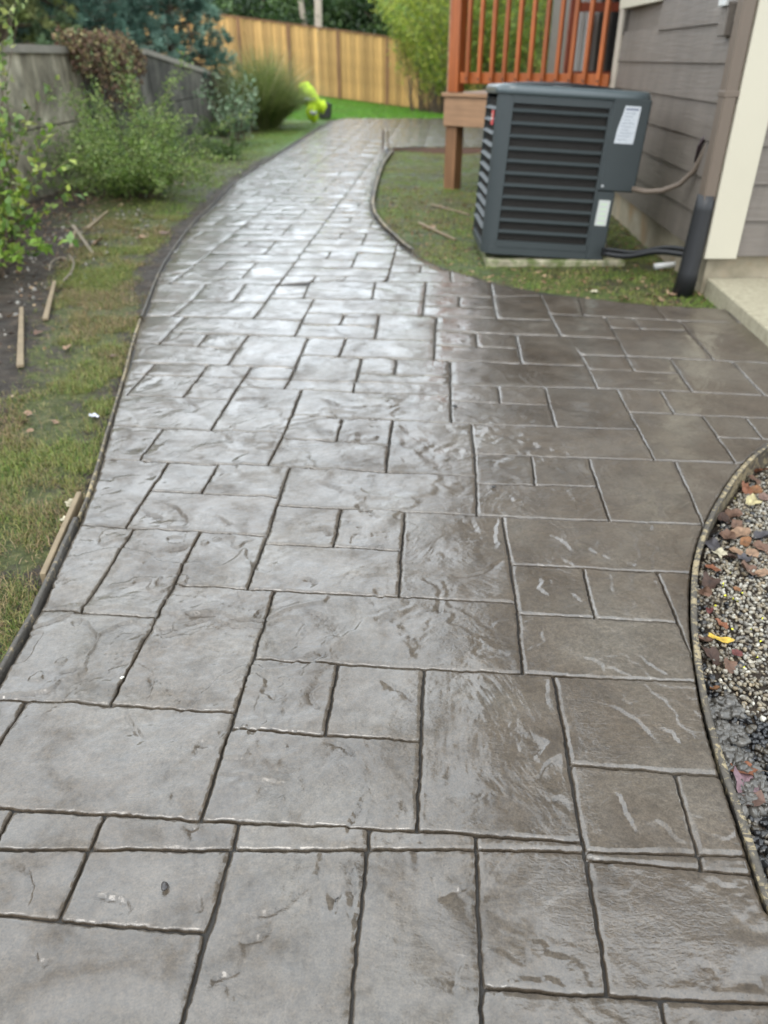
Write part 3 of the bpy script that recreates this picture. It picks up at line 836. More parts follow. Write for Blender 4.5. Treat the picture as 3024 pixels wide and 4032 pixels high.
# planks of the side wall and of the wall facing the camera: each one a lapped board
WZ0, WZ1, WY0, WY1 = 1.55, 2.75, 6.50, 7.62
for k in range(27):
    z0 = .2 + EXPO * k; z1 = z0 + EXPO + .02
    segs = [(YN + .035, YF - .13)]
    if z0 < WZ1 and z1 > WZ0 + .03: segs = [(YN + .035, WY0 - .02), (WY1 + .02, YF - .13)]
    for (a, b) in segs:
        v = []
        for yy in (a, b):
            x = WX(yy); v += [(x - .017, yy, z0), (x - .001, yy, z1), (x + .03, yy, z1), (x + .03, yy, z0)]
        hp(mesh('siding_plank', v, [(0, 1, 5, 4), (1, 2, 6, 5), (3, 0, 4, 7), (0, 3, 2, 1), (4, 5, 6, 7)], M['siding']))
    v = []
    for xx in (2.075, 7.0): v += [(xx, YN - .017, z0), (xx, YN - .001, z1), (xx, YN + .03, z1), (xx, YN + .03, z0)]
    hp(mesh('siding_plank', v, [(4, 5, 1, 0), (5, 6, 2, 1), (7, 4, 0, 3), (1, 2, 3, 0), (7, 6, 5, 4)], M['siding']))
mb = MB(); mb.box(1.887, 2.075, YN - .030, YN - .002, .185, 5.5, .004); hp(mb.build('corner_trim', M['trim']))
mb = MB(); mb.box(1.872, 1.896, YN - .001, YN + .035, .185, 5.5, .003); hp(mb.build('corner_trim', M['trim']))
mb = MB(); mb.box(WX(YF) - .032, WX(YF) + .0, YF - .128, YF + .01, .19, 5.5, .004); hp(mb.build('corner_trim', M['trim2']))
# window of the side wall
wf = MB(); x = WX(7.0)
t = .085
for (ya, yb, za, zb) in ((WY0, WY1, WZ0, WZ0 + t), (WY0, WY1, WZ1 - t, WZ1), (WY0, WY0 + t, WZ0 + t, WZ1 - t), (WY1 - t, WY1, WZ0 + t, WZ1 - t)):
    wf.box(x - .045, x + .02, ya, yb, za, zb, .003)
win = hp(wf.build('window', M['trim']))
p_ = MB(); p_.box(x - .012, x - .004, WY0 + t, WY1 - t, WZ0 + t, WZ1 - t); p_ = p_.build('pane', M['glass'], win)
# roof with eaves
rf = MB(); rf.box(1.2, 7.5, 4.0, 14.6, 5.6, 5.75); hp(rf.build('eave', M['trim2']))
rv = [(1.15, 3.9, 5.76), (7.6, 3.9, 5.76), (7.6, 14.7, 5.76), (1.15, 14.7, 5.76), (4.4, 5.6, 7.6), (4.4, 13.0, 7.6)]
hp(mesh('roof', rv, [(0, 1, 4), (1, 2, 5, 4), (2, 3, 5), (3, 0, 4, 5), (3, 2, 1, 0)], M['roof']))
# added unseen block over the deck: darkens what the wet path reflects
up = MB(); up.box(2.12, 3.58, YF + .02, 12.35, 3.0, 5.58); hp(up.build('reflection_block', M['siding']))
# details on the side wall
bx = MB(); bx.box(WX(4.95) - .06, WX(4.95) - .013, 4.88, 4.98, 1.30, 1.46, .006); hp(bx.build('cable_box', M['siding']))
bx = MB(); bx.box(WX(4.95) - .085, WX(4.95) - .062, 4.87, 4.97, 1.44, 1.475, .004); hp(bx.build('box_cover', M['white']))
# rear wing seen through the railing
mb = MB()
for (xa, xb, mt) in ((2.70, 2.95, 'blind'),):
    b2 = MB(); b2.box(xa, xb, 12.30, 12.36, .9, 2.9); hp(b2.build('blind', M[mt]))
for k in range(4):
    b2 = MB(); b2.box(2.66 + .062 * k - .03, 2.70 + .062 * k - .03, 12.2, 12.24, .95, 1.75); hp(b2.build('blind_slat', M['white' if k % 2 == 0 else 'blind']))
b2 = MB(); b2.box(3.14, 3.4, 12.26, 12.34, .9, 2.9); hp(b2.build('door_opening', M['darkroom']))
# ------------------------------------------------------------------ downspout and drain
ds = empty('downspout', (1.845, 4.60, 0), 0, 'brown rectangular downspout running down the corner of the house', 'downspout')
d = MB(); d.box(-.035, .035, -.045, .045, .50, 5.5, .008); d.build('pipe', M['brownmetal'], ds)
for z in (1.02, 2.2):
    d = MB(); d.box(-.038, .045, -.048, .048, z, z + .03, .003); d.build('strap', M['brownmetal'], ds)
dp = MB(); dp.tube([(1.845, 4.60, .53), (1.842, 4.60, .45), (1.825, 4.59, .10), (1.812, 4.58, -.04)], [.052, .054, .058, .062], 16)
o = dp.build('drain_pipe', M['black'], None, True); tag(o, 'black plastic drain pipe standing in the soil under the downspout', 'drain pipe')
# concrete landing
A_ = G(2802, 1108, .07); B_ = G(2937, 1224, .07)
st = MB(); dx = (B_[0] - A_[0], B_[1] - A_[1])
st.prism([A_, (A_[0] + dx[0] * 3, A_[1] + dx[1] * 3), (4.5, A_[1] + dx[1] * 3), (4.5, 4.575), (A_[0], 4.575)], -.12, .07)
o = st.build('landing_slab', M['step'], None, False, .008); tag(o, 'pale concrete landing slab against the house at the right edge', 'landing')
# ------------------------------------------------------------------ deck
PL = np.array((.70, 8.90)); PR = np.array((WX(YF) - .04, YF - .02)); dv = PR - PL; LD = float(np.linalg.norm(dv)); da = math.atan2(dv[1], dv[0])
deck = empty('deck', (PL[0], PL[1], 0), da, 'raised wooden deck with orange stained railing behind the air conditioner', 'deck')
def dk(name, mat, bev=.004, smooth=False, **k):
    pass
def dbox(name, mat, x0, x1, y0, y1, z0, z1, bev=.004, parent=None):
    b = MB(); b.box(x0, x1, y0, y1, z0, z1, bev); return b.build(name, mat, parent or deck)
dbox('post', M['postwood'], -.06, .08, .0, .14, -.1, .58, .006)
dbox('post', M['postwood'], LD * .75, LD * .75 + .12, .4, .52, -.1, .58, .006)
dbox('post', M['postwood'], .2, .34, 2.2, 2.34, -.1, .58, .006)
dbox('rim_joist', M['stainlight'], -.07, LD - .02, -.03, .01, .585, .855)
dbox('rim_joist', M['stainlight'], -.07, -.03, .012, 3.2, .585, .855)
for k in range(6): dbox('joist', M['postwood'], .25 + .28 * k, .29 + .28 * k, .02, 3.1, .60, .85, 0)
for k in range(22):
    w = .14; dbox('deck_board', M['stainlight'], -.09, LD + 1.2 - (0 if k > 0 else 1.2), -.055 + k * .146, -.055 + k * .146 + w, .858, .893, .003)
dbox('railing_post', M['stain'], -.03, .095, -.03, .09, .895, 3.0, .006)
dbox('fascia_board', M['stainlight'], -.052, -.033, -.02, .10, .56, 3.0, .003)
dbox('bottom_rail', M['stain'], .097, LD - .02, -.005, .035, .975, 1.075, .004)
dbox('top_rail', M['stain'], .097, LD - .02, -.005, .035, 1.80, 1.89, .004)
dbox('rail_cap', M['stain'], .097, LD - .02, -.04, .10, 1.892, 1.93, .004)
nb = 11
for k in range(nb):
    xx = .097 + (LD - .12) * (k + .75) / (nb + .3)
    b = dbox('baluster', M['stain'], xx - .019, xx + .019, -.045, -.007, .985, 1.86, .003)
    s = MB(); s.tube([(xx, -.046, 1.02), (xx, -.050, 1.02)], .010, 8); s.build('screw', M['black'], b)
dbox('shade_sheet', M['joint'], -.02, 3.4, 3.12, 3.15, -.3, .86, 0)  # dark sheets standing in for the deep shade under the deck
dbox('shade_sheet', M['joint'], .25, .28, 1.1, 3.1, -.3, .62, 0)
# back railing of the deck
br = empty('deck_railing', (2.36, 11.4, 0), 0, 'rear railing in shade-darkened stain standing on the deck behind the balusters', 'railing')
def rb(name, mat, x0, x1, y0, y1, z0, z1):
    b = MB(); b.box(x0, x1, y0, y1, z0, z1, .003); b.build(name, mat, br)
rb('post', M['shade_stain'], 0, .1, 0, .1, .86, 1.95); rb('top_rail', M['shade_stain'], .1, 1.1, .02, .06, 1.70, 1.80); rb('bottom_rail', M['shade_stain'], .1, 1.1, .02, .06, .96, 1.05)
rb('rail_cap', M['shade_stain'], -.02, 1.1, -.02, .12, 1.95, 1.99)
# ------------------------------------------------------------------ air conditioner
AC = empty('air_conditioner', (.668, 5.33, .05), R(-1), 'dark grey green air conditioner condenser on a pad beside the path', 'air conditioner')
AC.rotation_euler = (R(-1.6), R(3.0), R(-1.5)); AC.scale = (1.08, 1.02, 1.035)
W_, D_, H_ = .86, .84, .93
def rrect(x0, x1, y0, y1, r, n=6):
    p = []
    for cx, cy, a0 in ((x1 - r, y0 + r, -90), (x1 - r, y1 - r, 0), (x0 + r, y1 - r, 90), (x0 + r, y0 + r, 180)):
        for k in range(n + 1):
            a = R(a0 + 90 * k / n); p.append((cx + r * math.cos(a), cy + r * math.sin(a)))
    return p
WB = .775
b = MB(); b.prism(rrect(0, WB, 0, D_, .09), 0, .05); b.build('base_pan', M['acgreen'], AC, False, .004)
b = MB(); b.prism(rrect(.022, WB - .02, .022, D_ - .022, .075), .05, .905); b.build('coil', M['acdark'], AC)
# guard wires in front of the coil
b = MB()
for k in range(48): b.box(.09 + .012 * k, .0915 + .012 * k, .0165, .018, .06, .9)
for k in range(64): b.box(.09, .66, .0145, .016, .06 + .0131 * k, .0615 + .0131 * k)
for k in range(48): b.box(.0165, .018, .10 + .014 * k, .1015 + .014 * k, .06, .9)
o = b.build('coil_guard', M['acwire'], AC); tag(o, kind='stuff')
def corner(cx, cy, a0, w, name='corner_post', r=.09, z0=.05, z1=.93):
    out = []; inn = []
    for k in range(9):
        a = R(a0 + 90 * k / 8); out.append((cx + r * math.cos(a), cy + r * math.sin(a))); inn.append((cx + (r - .018) * math.cos(a), cy + (r - .018) * math.sin(a)))
    poly = out + inn[::-1]; b = MB(); b.prism(poly, z0, z1); return b.build(name, M['acgreen'], AC)
corner(.09, .09, 180, 0); corner(.09, D_ - .09, 90, 0); corner(WB - .09, D_ - .09, 0, 0)
N_ = 12
pitch_ = .0700
lou = None
def louver(axis_, a0, a1, zc):
    prof = [(0.0165, -.011), (-.003, -.009), (-.006, -.003), (.0165, .013)]
    v = []
    for t_ in (a0, a1):
        for (o_, z_) in prof: v.append((t_, o_, zc + z_) if axis_ == 'x' else (o_, t_, zc + z_))
    f = [(0, 4, 5, 1), (1, 5, 6, 2), (2, 6, 7, 3), (3, 7, 4, 0), (0, 1, 2, 3), (7, 6, 5, 4)]
    if axis_ == 'y': f = [q[::-1] for q in f]
    mesh('louver', v, f, M['acgreen'], AC)
for k in range(N_ + 1):
    zc = .075 + pitch_ * k
    if k > 0 and k < N_: louver('x', .088, .662, zc)
    if k > 0 and k < N_: louver('y', .095, D_ - .09, zc)
b = MB(); b.box(.088, .662, -.004, .016, .885, .93); b.build('upper_frame', M['acgreen'], AC)
b = MB(); b.box(.088, .662, -.004, .016, .05, .09); b.build('lower_frame', M['acgreen'], AC)
b = MB(); b.box(.650, .664, -.006, .016, .09, .885); b.build('side_frame', M['acgreen'], AC)
b = MB(); b.box(.6645, .885, -.014, .30, .425, .945, .008); cp = b.build('control_panel', M['acgreen'], AC)
b = MB(); b.tube([(.684, -.0145, .455), (.684, -.0185, .455)], .008, 10); b.build('screw', M['steel'], cp)
b = MB(); b.box(.8855, .892, .03, .12, .52, .70, .002); b.build('side_label', M['paper'], cp)
b = MB(); b.box(.6645, .772, -.010, .10, .0, .422, .006); lp = b.build('service_panel', M['acgreen'], AC)
def sheet(name, poly, y, mat, parent, th=.0012):
    n = len(poly); v = [(p[0], y, p[1]) for p in poly] + [(p[0], y - th, p[1]) for p in poly]
    f = [tuple(range(n)), tuple(range(n, 2 * n))[::-1]] + [(i, n + i, n + (i + 1) % n, (i + 1) % n) for i in range(n)]
    return mesh(name, v, f, mat, parent)
pl = sheet('paper_label', [(.735, .905), (.825, .905), (.826, .895), (.818, .70), (.706, .70), (.712, .78), (.728, .86)], -.0148, M['paper'], AC)
sheet('print_heading', [(.742, .893), (.816, .893), (.815, .882), (.740, .882)], -.0162, M['ink'], pl, .0004)
for k in range(9):
    z = .868 - .018 * k; sheet('print_line', [(.738 - .002 * k, z), (.800 - .012 * (k % 3), z), (.800 - .012 * (k % 3), z - .003), (.738 - .002 * k, z - .003)], -.0162, M['ink'], pl, .0004)
wl = sheet('white_label', [(.683, .372), (.752, .372), (.750, .218), (.679, .218)], -.0112, M['whitelabel'], AC)
for k in range(5): sheet('print_line', [(.695, .350 - .028 * k), (.735, .350 - .028 * k), (.735, .344 - .028 * k), (.695, .344 - .028 * k)], -.0126, M['greenink'], wl, .0004)
b = MB(); b.box(-.010, -.006, .105, .225, .755, .835, .001); rbg = b.build('badge', M['red'], AC)
b = MB(); b.box(-.0115, -.0102, .12, .21, .785, .797); b.box(-.0115, -.0102, .13, .20, .808, .815); b.build('badge_print', M['white'], rbg)
# top
def ring_mesh(name, outer, inner, z, mat):
    n = len(outer); v = [(p[0], p[1], z) for p in outer] + [(p[0], p[1], z) for p in inner]
    return mesh(name, v, [(i, (i + 1) % n, n + (i + 1) % n, n + i) for i in range(n)], mat, AC)
oc = []; levels = [(.0, .928), (-.012, .930), (-.014, .950), (-.010, .968), (.0, .980), (.020, .985), (.045, .985)]
base = rrect(0, .885, 0, D_, .10, 7)
n = len(base); v = []
cx, cy = .43, D_ / 2
for (off, z) in levels:
    pr = rrect(off, .885 - off, off, D_ - off, max(.1 - off, .03), 7); v += [(p[0], p[1], z) for p in pr]
f = []
for L_ in range(len(levels) - 1):
    for i in range(n): f.append((L_ * n + i, L_ * n + (i + 1) % n, (L_ + 1) * n + (i + 1) % n, (L_ + 1) * n + i))
# inner circle
last = (len(levels) - 1) * n; cn = len(v)
for (r_, z_) in ((.375, .985), (.370, .962), (.370, .90)):
    for i in range(n):
        p = rrect(.045, .84, .045, D_ - .045, .055, 7)[i]; a = math.atan2(p[1] - cy, p[0] - cx); v.append((cx + r_ * math.cos(a), cy + r_ * math.sin(a), z_))
for i in range(n):
    j = (i + 1) % n; f.append((last + i, last + j, cn + j, cn + i)); f.append((cn + i, cn + j, cn + n + j, cn + n + i)); f.append((cn + n + i, cn + n + j, cn + 2 * n + j, cn + 2 * n + i))
f.append(tuple(range(n))[::-1])
mesh('top_cap', v, f, M['aclip'], AC, True)
b = MB(); b.tube([(cx, cy, .905), (cx, cy, .91)], .37, 32); b.build('fan_well', M['acdark'], AC)
b = MB()
for r_ in np.arange(.05, .372, .022): b.tube([(cx + r_ * math.cos(a), cy + r_ * math.sin(a), .989 + .02 * (1 - (r_ / .37) ** 2)) for a in np.linspace(0, 2 * math.pi, 37)], .0022, 4, False)
for k in range(8): a = k * math.pi / 4; b.tube([(cx, cy, 1.008), (cx + .2 * math.cos(a), cy + .2 * math.sin(a), 1.003), (cx + .37 * math.cos(a), cy + .37 * math.sin(a), .988)], .003, 5)
b.build('fan_guard', M['black'], AC, True)
b = MB(); b.tube([(cx, cy, .93), (cx, cy, 1.012)], .055, 20); b.build('fan_hub', M['steel'], AC)
for k in range(3):
    a = 2.1 * k; b = MB(); c0, s0 = math.cos(a), math.sin(a)
    v = [(cx + .05 * c0, cy + .05 * s0, .945), (cx + .33 * math.cos(a - .25), cy + .33 * math.sin(a - .25), .93), (cx + .33 * math.cos(a + .45), cy + .33 * math.sin(a + .45), .955), (cx + .05 * math.cos(a + .9), cy + .05 * math.sin(a + .9), .955)]
    b.add(v + [(p[0], p[1], p[2] - .004) for p in v], [(0, 1, 2, 3), (7, 6, 5, 4), (0, 4, 5, 1), (1, 5, 6, 2), (2, 6, 7, 3), (3, 7, 4, 0)]); b.build('fan_blade', M['black'], AC)
pad = MB(); ca_, sa_ = math.cos(R(-1.5)), math.sin(R(-1.5))
pp = [(.0, -.03), (.95, -.03), (.95, .95), (.0, .95)]
pad.prism([(.705 + x * ca_ - y * sa_, 5.33 + x * sa_ + y * ca_) for x, y in pp], -.12, .012)
o = pad.build('equipment_pad', M['pad'], None, False, .01); tag(o, 'mossy concrete pad under the air conditioner', 'pad')
def D2(x, y, Y): return atY(x * 1.8228, y * 1.8228, Y)
b = MB(); b.tube(smooth3 := [D2(1366, 408, 5.2), D2(1395, 414, 5.15), D2(1430, 412, 5.1), D2(1468, 398, 5.05), D2(1500, 368, 5.0), D2(1524, 325, 4.96), D2(1540, 285, 4.93)], .017, 10)
o = b.build('electrical_conduit', M['brownmetal'], None, True); tag(o, 'grey flexible conduit curving from the air conditioner to the house wall', 'conduit')
for (a, b_, r_, lb) in (((1300, 551), (1492, 545), .020, 'thick black insulated refrigerant line running low to the house corner'), ((1300, 543), (1492, 536), .012, 'thinner black refrigerant line just above the thick one')):
    t = MB(); p0 = D2(*a, 5.22); p1 = D2(*b_, 4.85); p = [tuple(np.array(p0) * (1 - k) + np.array(p1) * k + np.array((0, 0, .012 * math.sin(k * 9 + r_ * 100)))) for k in np.linspace(0, 1, 12)]
    t.tube(p, r_, 10); o = t.build('refrigerant_line', M['black'], None, True); tag(o, lb, 'pipe', 'refrigerant lines behind the air conditioner')
t = MB()
for k in range(6): p0 = D2(1540 - 4 * k, 272 + 5 * k, 4.97); p1 = D2(1516 - 3 * k, 330 + 4 * k, 5.05); t.tube([p0, ((p0[0] + p1[0]) / 2 - .01, (p0[1] + p1[1]) / 2, (p0[2] + p1[2]) / 2 + .01 * (k % 3)), p1], .006, 5)
o = t.build('cable_bundle', simple('purple_brown_wrap', (.05, .03, .035), .6), None, True); tag(o, 'bundle of dark brown cables hanging on the siding by the downspout', 'cables')
g0 = G(1415 * 1.8228, 569 * 1.8228, .02); g1 = G(1478 * 1.8228, 566 * 1.8228, .02)
t = MB(); t.tube([(*g0, .0), (*g1, .01)], .02, 12); o = t.build('plastic_pipe', M['white'], None, True); tag(o, 'short white plastic pipe lying on the ground near the drain pipe', 'pipe')
# ------------------------------------------------------------------ retaining wall
rw = empty('retaining_wall', (float(WALLX(7)), 7.0, 0), 0, 'long stained concrete retaining wall left of the path', 'retaining wall')
M['wall2'] = M['wall'].copy(); M['wall2'].name = 'darker_wall_concrete'
for nd in M['wall2'].node_tree.nodes:
    if nd.type == 'VALTORGB' and len(nd.color_ramp.elements) == 4:
        for e, c in zip(nd.color_ramp.elements, ((.045, .043, .035), (.085, .08, .065), (.13, .122, .10), (.23, .215, .18))): e.color = (*c, 1)
def wpiece(name, y0, y1, zb0, zb1, zt0, zt1, mat, x_in=0.0, th=.18, n=8):
    v = []; ys = np.linspace(y0, y1, n + 1)
    for y in ys:
        t = (y - y0) / (y1 - y0); x = float(WALLX(y)) + x_in; zb = zb0 + (zb1 - zb0) * t; zt = zt0 + (zt1 - zt0) * t
        v += [(x, y, zb), (x, y, zt), (x - th, y, zt), (x - th, y, zb)]
    f = []
    for i in range(n):
        for k in range(4): f.append((i * 4 + k, i * 4 + (k + 1) % 4, i * 4 + 4 + (k + 1) % 4, i * 4 + 4 + k))
    f += [(3, 2, 1, 0), tuple(n * 4 + k for k in range(4))]
    o = mesh(name, v, f, mat); o.parent = rw; o.location = (-float(WALLX(7)), -7.0, 0); return o
wt = lambda y: float(wall_top(np.array(float(y))))
secs = [(3.0, 6.1, 'wall'), (6.13, 9.75, 'wall'), (9.80, 12.4, 'wall2'), (12.43, 16.8, 'wall2'), (16.83, 21.6, 'wall2')]
for (a, b_, mt) in secs:
    wpiece('lower_panel', a, b_, -.3, -.3, .595, .595, M[mt], .0)
    wpiece('upper_panel', a, b_, .612, .612, max(wt(a), .65) - .07, max(wt(b_), .66) - .07 if wt(b_) > .7 else .62, M[mt], -.012)
    wpiece('cap', a, b_, max(wt(a), .65) - .068, max(wt(b_), .66) - .068, max(wt(a), .65), max(wt(b_), .66), M['wallcap'], .01, .2)
wpiece('core', 3.02, 21.5, -.3, -.3, .60, .60, M['joint'], -.03, .12)
# ------------------------------------------------------------------ wooden fence
fence = empty('wooden_fence', (0, 27, -.1), 0, 'new honey coloured cedar board fence across the far end of the yard', 'fence')
fb = lambda x: -.09 - .112 * x
bwm = None
for k in range(108):
    x0 = -9.0 + .14 * k
    zb = fb(x0) + .04; zt = zb + 1.78
    if k == 0:
        b = MB(); b.box(0, .134, -.01, .010, 0, 1.78, .003); o = b.build('board', M['fence'], fence); bwm = o.data
    else:
        o = bpy.data.objects.new('board', bwm); COL.objects.link(o); o.parent = fence
    o.location = (x0, (-.022 if k % 2 else 0) + RND.uniform(-.003, .003), zb + .1); o.rotation_euler = (0, R(RND.uniform(-.15, .15)), 0)
def slopebox(name, x0, x1, y0, y1, zo0, zo1, mat):
    v = []
    for x in (x0, x1):
        zb = fb(x) + .1
        v += [(x, y0, zb + zo0), (x, y1, zb + zo0), (x, y1, zb + zo1), (x, y0, zb + zo1)]
    mesh(name, v, [(0, 1, 2, 3), (7, 6, 5, 4), (0, 4, 5, 1), (1, 5, 6, 2), (2, 6, 7, 3), (3, 7, 4, 0)], mat, fence)
for k in range(10):
    xa = -9 + 1.5 * k + .1
    slopebox('cap_rail', xa, xa + 1.49, -.05, .05, 1.83, 1.87, M['postwood'])
    slopebox('backing_rail', xa, xa + 1.49, .012, .05, 1.5, 1.6, M['fence'])
    slopebox('kick_board', xa, xa + 1.49, .014, .05, .02, .2, M['postwood'])
    slopebox('post', xa - .045, xa + .045, -.075, -.035, .02, 1.82, M['postwood'])
# ------------------------------------------------------------------ plants
def nrm(a): return a / (np.linalg.norm(a, axis=-1, keepdims=True) + 1e-9)
def leaf_quads(p, d, length, width, fold=.25):
    """one folded four-cornered leaf per point p, pointing along d"""
    n = len(p); d = nrm(d); r = nrm(rng.normal(size=(n, 3))); s = nrm(np.cross(d, r)); up = np.cross(s, d)
    length = np.broadcast_to(length, n)[:, None]; width = np.broadcast_to(width, n)[:, None]
    a = p; b = p + d * length * .45 + s * width * .5 + up * width * fold; c = p + d * length; e = p + d * length * .45 - s * width * .5 + up * width * fold
    v = np.stack([a, b, c, e], 1).reshape(-1, 3); f = np.arange(4 * n).reshape(-1, 4); return v, f
def tints(n, pal, var=.25, rep=4):
    pal = np.array(pal); i = rng.integers(0, len(pal), n); c = pal[i] * (1 + rng.uniform(-var, var, (n, 1))); return np.repeat(c, rep, 0)
def stems_make(base, n, L, spread, droop, steps=9, r0=.02, lean=(0, 0)):
    out = []
    for i in range(n):
        az = RND.uniform(0, 2 * math.pi); tilt = spread * math.sqrt(RND.random())
        d = np.array([math.cos(az) * math.sin(tilt) + lean[0], math.sin(az) * math.sin(tilt) + lean[1], math.cos(tilt)]); l = RND.uniform(*L)
        p = np.array(base, float) + np.array([RND.uniform(-1, 1) * r0, RND.uniform(-1, 1) * r0, 0]); pts = [p.copy()]
        for k in range(steps):
            d = d + np.array([RND.uniform(-.12, .12), RND.uniform(-.12, .12), -droop * (k / steps) * RND.uniform(.6, 1.4)]); d = nrm(d); p = p + d * l / steps; p[2] = max(p[2], base[2] + .02); pts.append(p.copy())
        out.append(np.array(pts))
    return out
def plant(name, label, cat, base, n, L, spread, droop, leaf, pal, per, twig=.08, stemr=.004, t0=.15, mat='leaf', stemmat='bark', group=None, steps=9, r0=.06, hang=0, lean=(0, 0), var=.3, fname='foliage'):
    root = empty(name, tuple(base), 0, label, cat, group)
    st = stems_make((0, 0, 0), n, L, spread, droop, steps, r0, lean)
    mb = MB()
    for s in st: mb.tube(s, list(np.linspace(stemr, stemr * .3, len(s))), 4, False)
    mb.build('stems', M[stemmat], root)
    P_, D_l = [], []
    for s in st:
        m = per; t = np.sort(rng.uniform(t0, 1, m)) * (len(s) - 1); i = np.minimum(t.astype(int), len(s) - 2); fr = (t - i)[:, None]
        pos = s[i] * (1 - fr) + s[i + 1] * fr; dr = nrm(s[i + 1] - s[i])
        off = nrm(rng.normal(size=(m, 3))) * (rng.random((m, 1)) * twig); P_.append(pos + off); D_l.append(dr * .6 + nrm(rng.normal(size=(m, 3))) + np.array([0, 0, -hang]))
    P_ = np.concatenate(P_); D_l = np.concatenate(D_l); P_[:, 2] = np.maximum(P_[:, 2], .005)
    k = len(P_); sz = rng.uniform(.6, 1.25, k)
    v, f = leaf_quads(P_, D_l, leaf[0] * sz, leaf[1] * sz)
    mesh(fname, v, f, M[mat], root, False, tints(k, pal, var))
    return root
GRN = [(.10, .17, .035), (.14, .22, .05), (.07, .12, .03), (.18, .26, .08)]
# big feathery shrub in front of the wall
plant('shrub', 'large feathery green shrub with arching stems in front of the wall', 'shrub', (-2.50, 8.25, -.03), 95, (.7, 1.45), 1.15, .20, (.036, .013), [(.13, .22, .035), (.20, .29, .06), (.06, .11, .028), (.28, .34, .12)], 260, .09, .004, .12, r0=.2, lean=(-.10, 0))
plant('shrub', 'lower loose green shrub between the feathery shrub and the wall', 'shrub', (-3.02, 9.4, 0), 45, (.5, 1.1), 1.0, .2, (.04, .016), [(.10, .16, .05), (.15, .21, .08), (.07, .11, .04)], 150, .09, r0=.15)
plant('shrub', 'grey green shrub low at the wall behind the feathery one', 'shrub', (-2.85, 11.6, -.03), 26, (.35, .7), 1.0, .3, (.034, .013), [(.11, .17, .05), (.16, .23, .08), (.08, .12, .05)], 170, .08, r0=.2)
# leafy plant at the left edge of the frame
plant('rose_bush', 'bright green broad leaved bush cut by the left edge of the frame', 'bush', (-2.72, 5.55, -.02), 26, (.5, 1.05), .8, .16, (.07, .042), [(.13, .22, .03), (.18, .27, .04), (.08, .15, .03), (.26, .31, .05)], 30, .07, .005, .2, r0=.1, lean=(.05, 0))
plant('rose_bush', 'low bright leaved sapling at the left edge in front of the broad leaved bush', 'bush', (-2.52, 4.95, -.02), 14, (.25, .62), .9, .2, (.075, .045), [(.17, .28, .04), (.24, .33, .06), (.11, .2, .04)], 20, .05, .004, .25, r0=.08)
plant('rose_bush', 'tall thin stemmed bush rising past the left end of the wall', 'bush', (-3.05, 6.4, 0), 22, (.9, 1.75), .38, .08, (.07, .045), [(.13, .2, .05), (.20, .27, .07), (.3, .33, .10), (.09, .14, .05)], 26, .08, .005, .3, r0=.12)
plant('rose_bush', 'spindly rose bush with pale leaves between the wall and the grass clump', 'bush', (-2.35, 13.6, -.03), 26, (.6, 1.25), .65, .12, (.07, .045), [(.17, .25, .14), (.24, .32, .2), (.10, .16, .08)], 34, .09, .007, .2, r0=.12)
for (bx_, by_, lb) in ((-1.95, 11.8, 'small green weedy bush by the middle of the grass strip'), (-2.75, 15.4, 'dark green bush at the foot of the wall before the grass clump')):
    plant('bush', lb, 'bush', (bx_ - .3, by_, -.03), 26, (.2, .5), 1.1, .2, (.045, .02), [(.06, .11, .03), (.10, .16, .04), (.13, .2, .06)], 70, .07, r0=.14)
# dead vine hanging over the wall
vine = empty('dead_vine', (-3.35, 10.2, 1.3), 0, 'brown dead vine hanging over the top of the wall', 'vine')
P_ = []; mb = MB()
for i in range(95):
    y = RND.uniform(-.85, 1.5); x = RND.uniform(-.2, .02); p = np.array((x, y, RND.uniform(0, .16))); L_ = RND.uniform(.2, 1.05) * (1.0 if abs(y - .1) < .6 else .45); pts = [p.copy()]
    d = np.array((.9, RND.uniform(-.6, .6), .3))
    for k in range(8): d = nrm(d + np.array((-.12, RND.uniform(-.3, .3), -.45))); p = p + d * L_ / 8; p[0] = max(p[0], .0 if p[2] < 0 else -.3); pts.append(p.copy())
    mb.tube(pts, .004, 4, False); s = np.array(pts); i_ = rng.integers(0, 8, 46); P_.append(s[i_] + rng.normal(size=(46, 3)) * .028)
mb.build('stems', M['bark'], vine); P_ = np.concatenate(P_); v, f = leaf_quads(P_, rng.normal(size=P_.shape) + np.array((0, 0, -.6)), .055, .03)
mesh('dead_leaves', v, f, M['leafmatte'], vine, False, tints(len(P_), [(.13, .075, .045), (.2, .13, .08), (.08, .045, .03), (.24, .20, .09), (.10, .13, .05)], .3))
# ornamental grass clump
def blades(n, base, L, spread, droop, w, pal, segs=6):
    az = rng.uniform(0, 2 * np.pi, n); tilt = spread * np.sqrt(rng.random(n)); l = rng.uniform(*L, n)
    d = np.stack([np.cos(az) * np.sin(tilt), np.sin(az) * np.sin(tilt), np.cos(tilt)], 1); p = np.array(base) + np.stack([rng.normal(0, .09, n), rng.normal(0, .09, n), 0 * az], 1)
    side = nrm(np.cross(d, np.array([0, 0, 1.0]) + rng.normal(size=(n, 3)) * .2)); V = []
    for k in range(segs + 1):
        ww = w * (1 - (k / segs) ** 1.5) + .0004; V.append(p - side * ww); V.append(p + side * ww)
        d = nrm(d + np.array([0, 0, -1.0]) * droop * (k / segs) * rng.uniform(.5, 1.5, (n, 1))); p = p + d * (l / segs)[:, None]
    V = np.stack(V, 1); m = 2 * (segs + 1); f = np.array([[2 * k, 2 * k + 1, 2 * k + 3, 2 * k + 2] for k in range(segs)]); F_ = (np.arange(n)[:, None, None] * m + f[None]).reshape(-1, 4)
    c = tints(n, pal, .3, m); fade = np.tile(np.repeat(np.linspace(0, 1, segs + 1), 2), n)[:, None]
    return V.reshape(-1, 3), F_, c * (1 - .0 * fade)
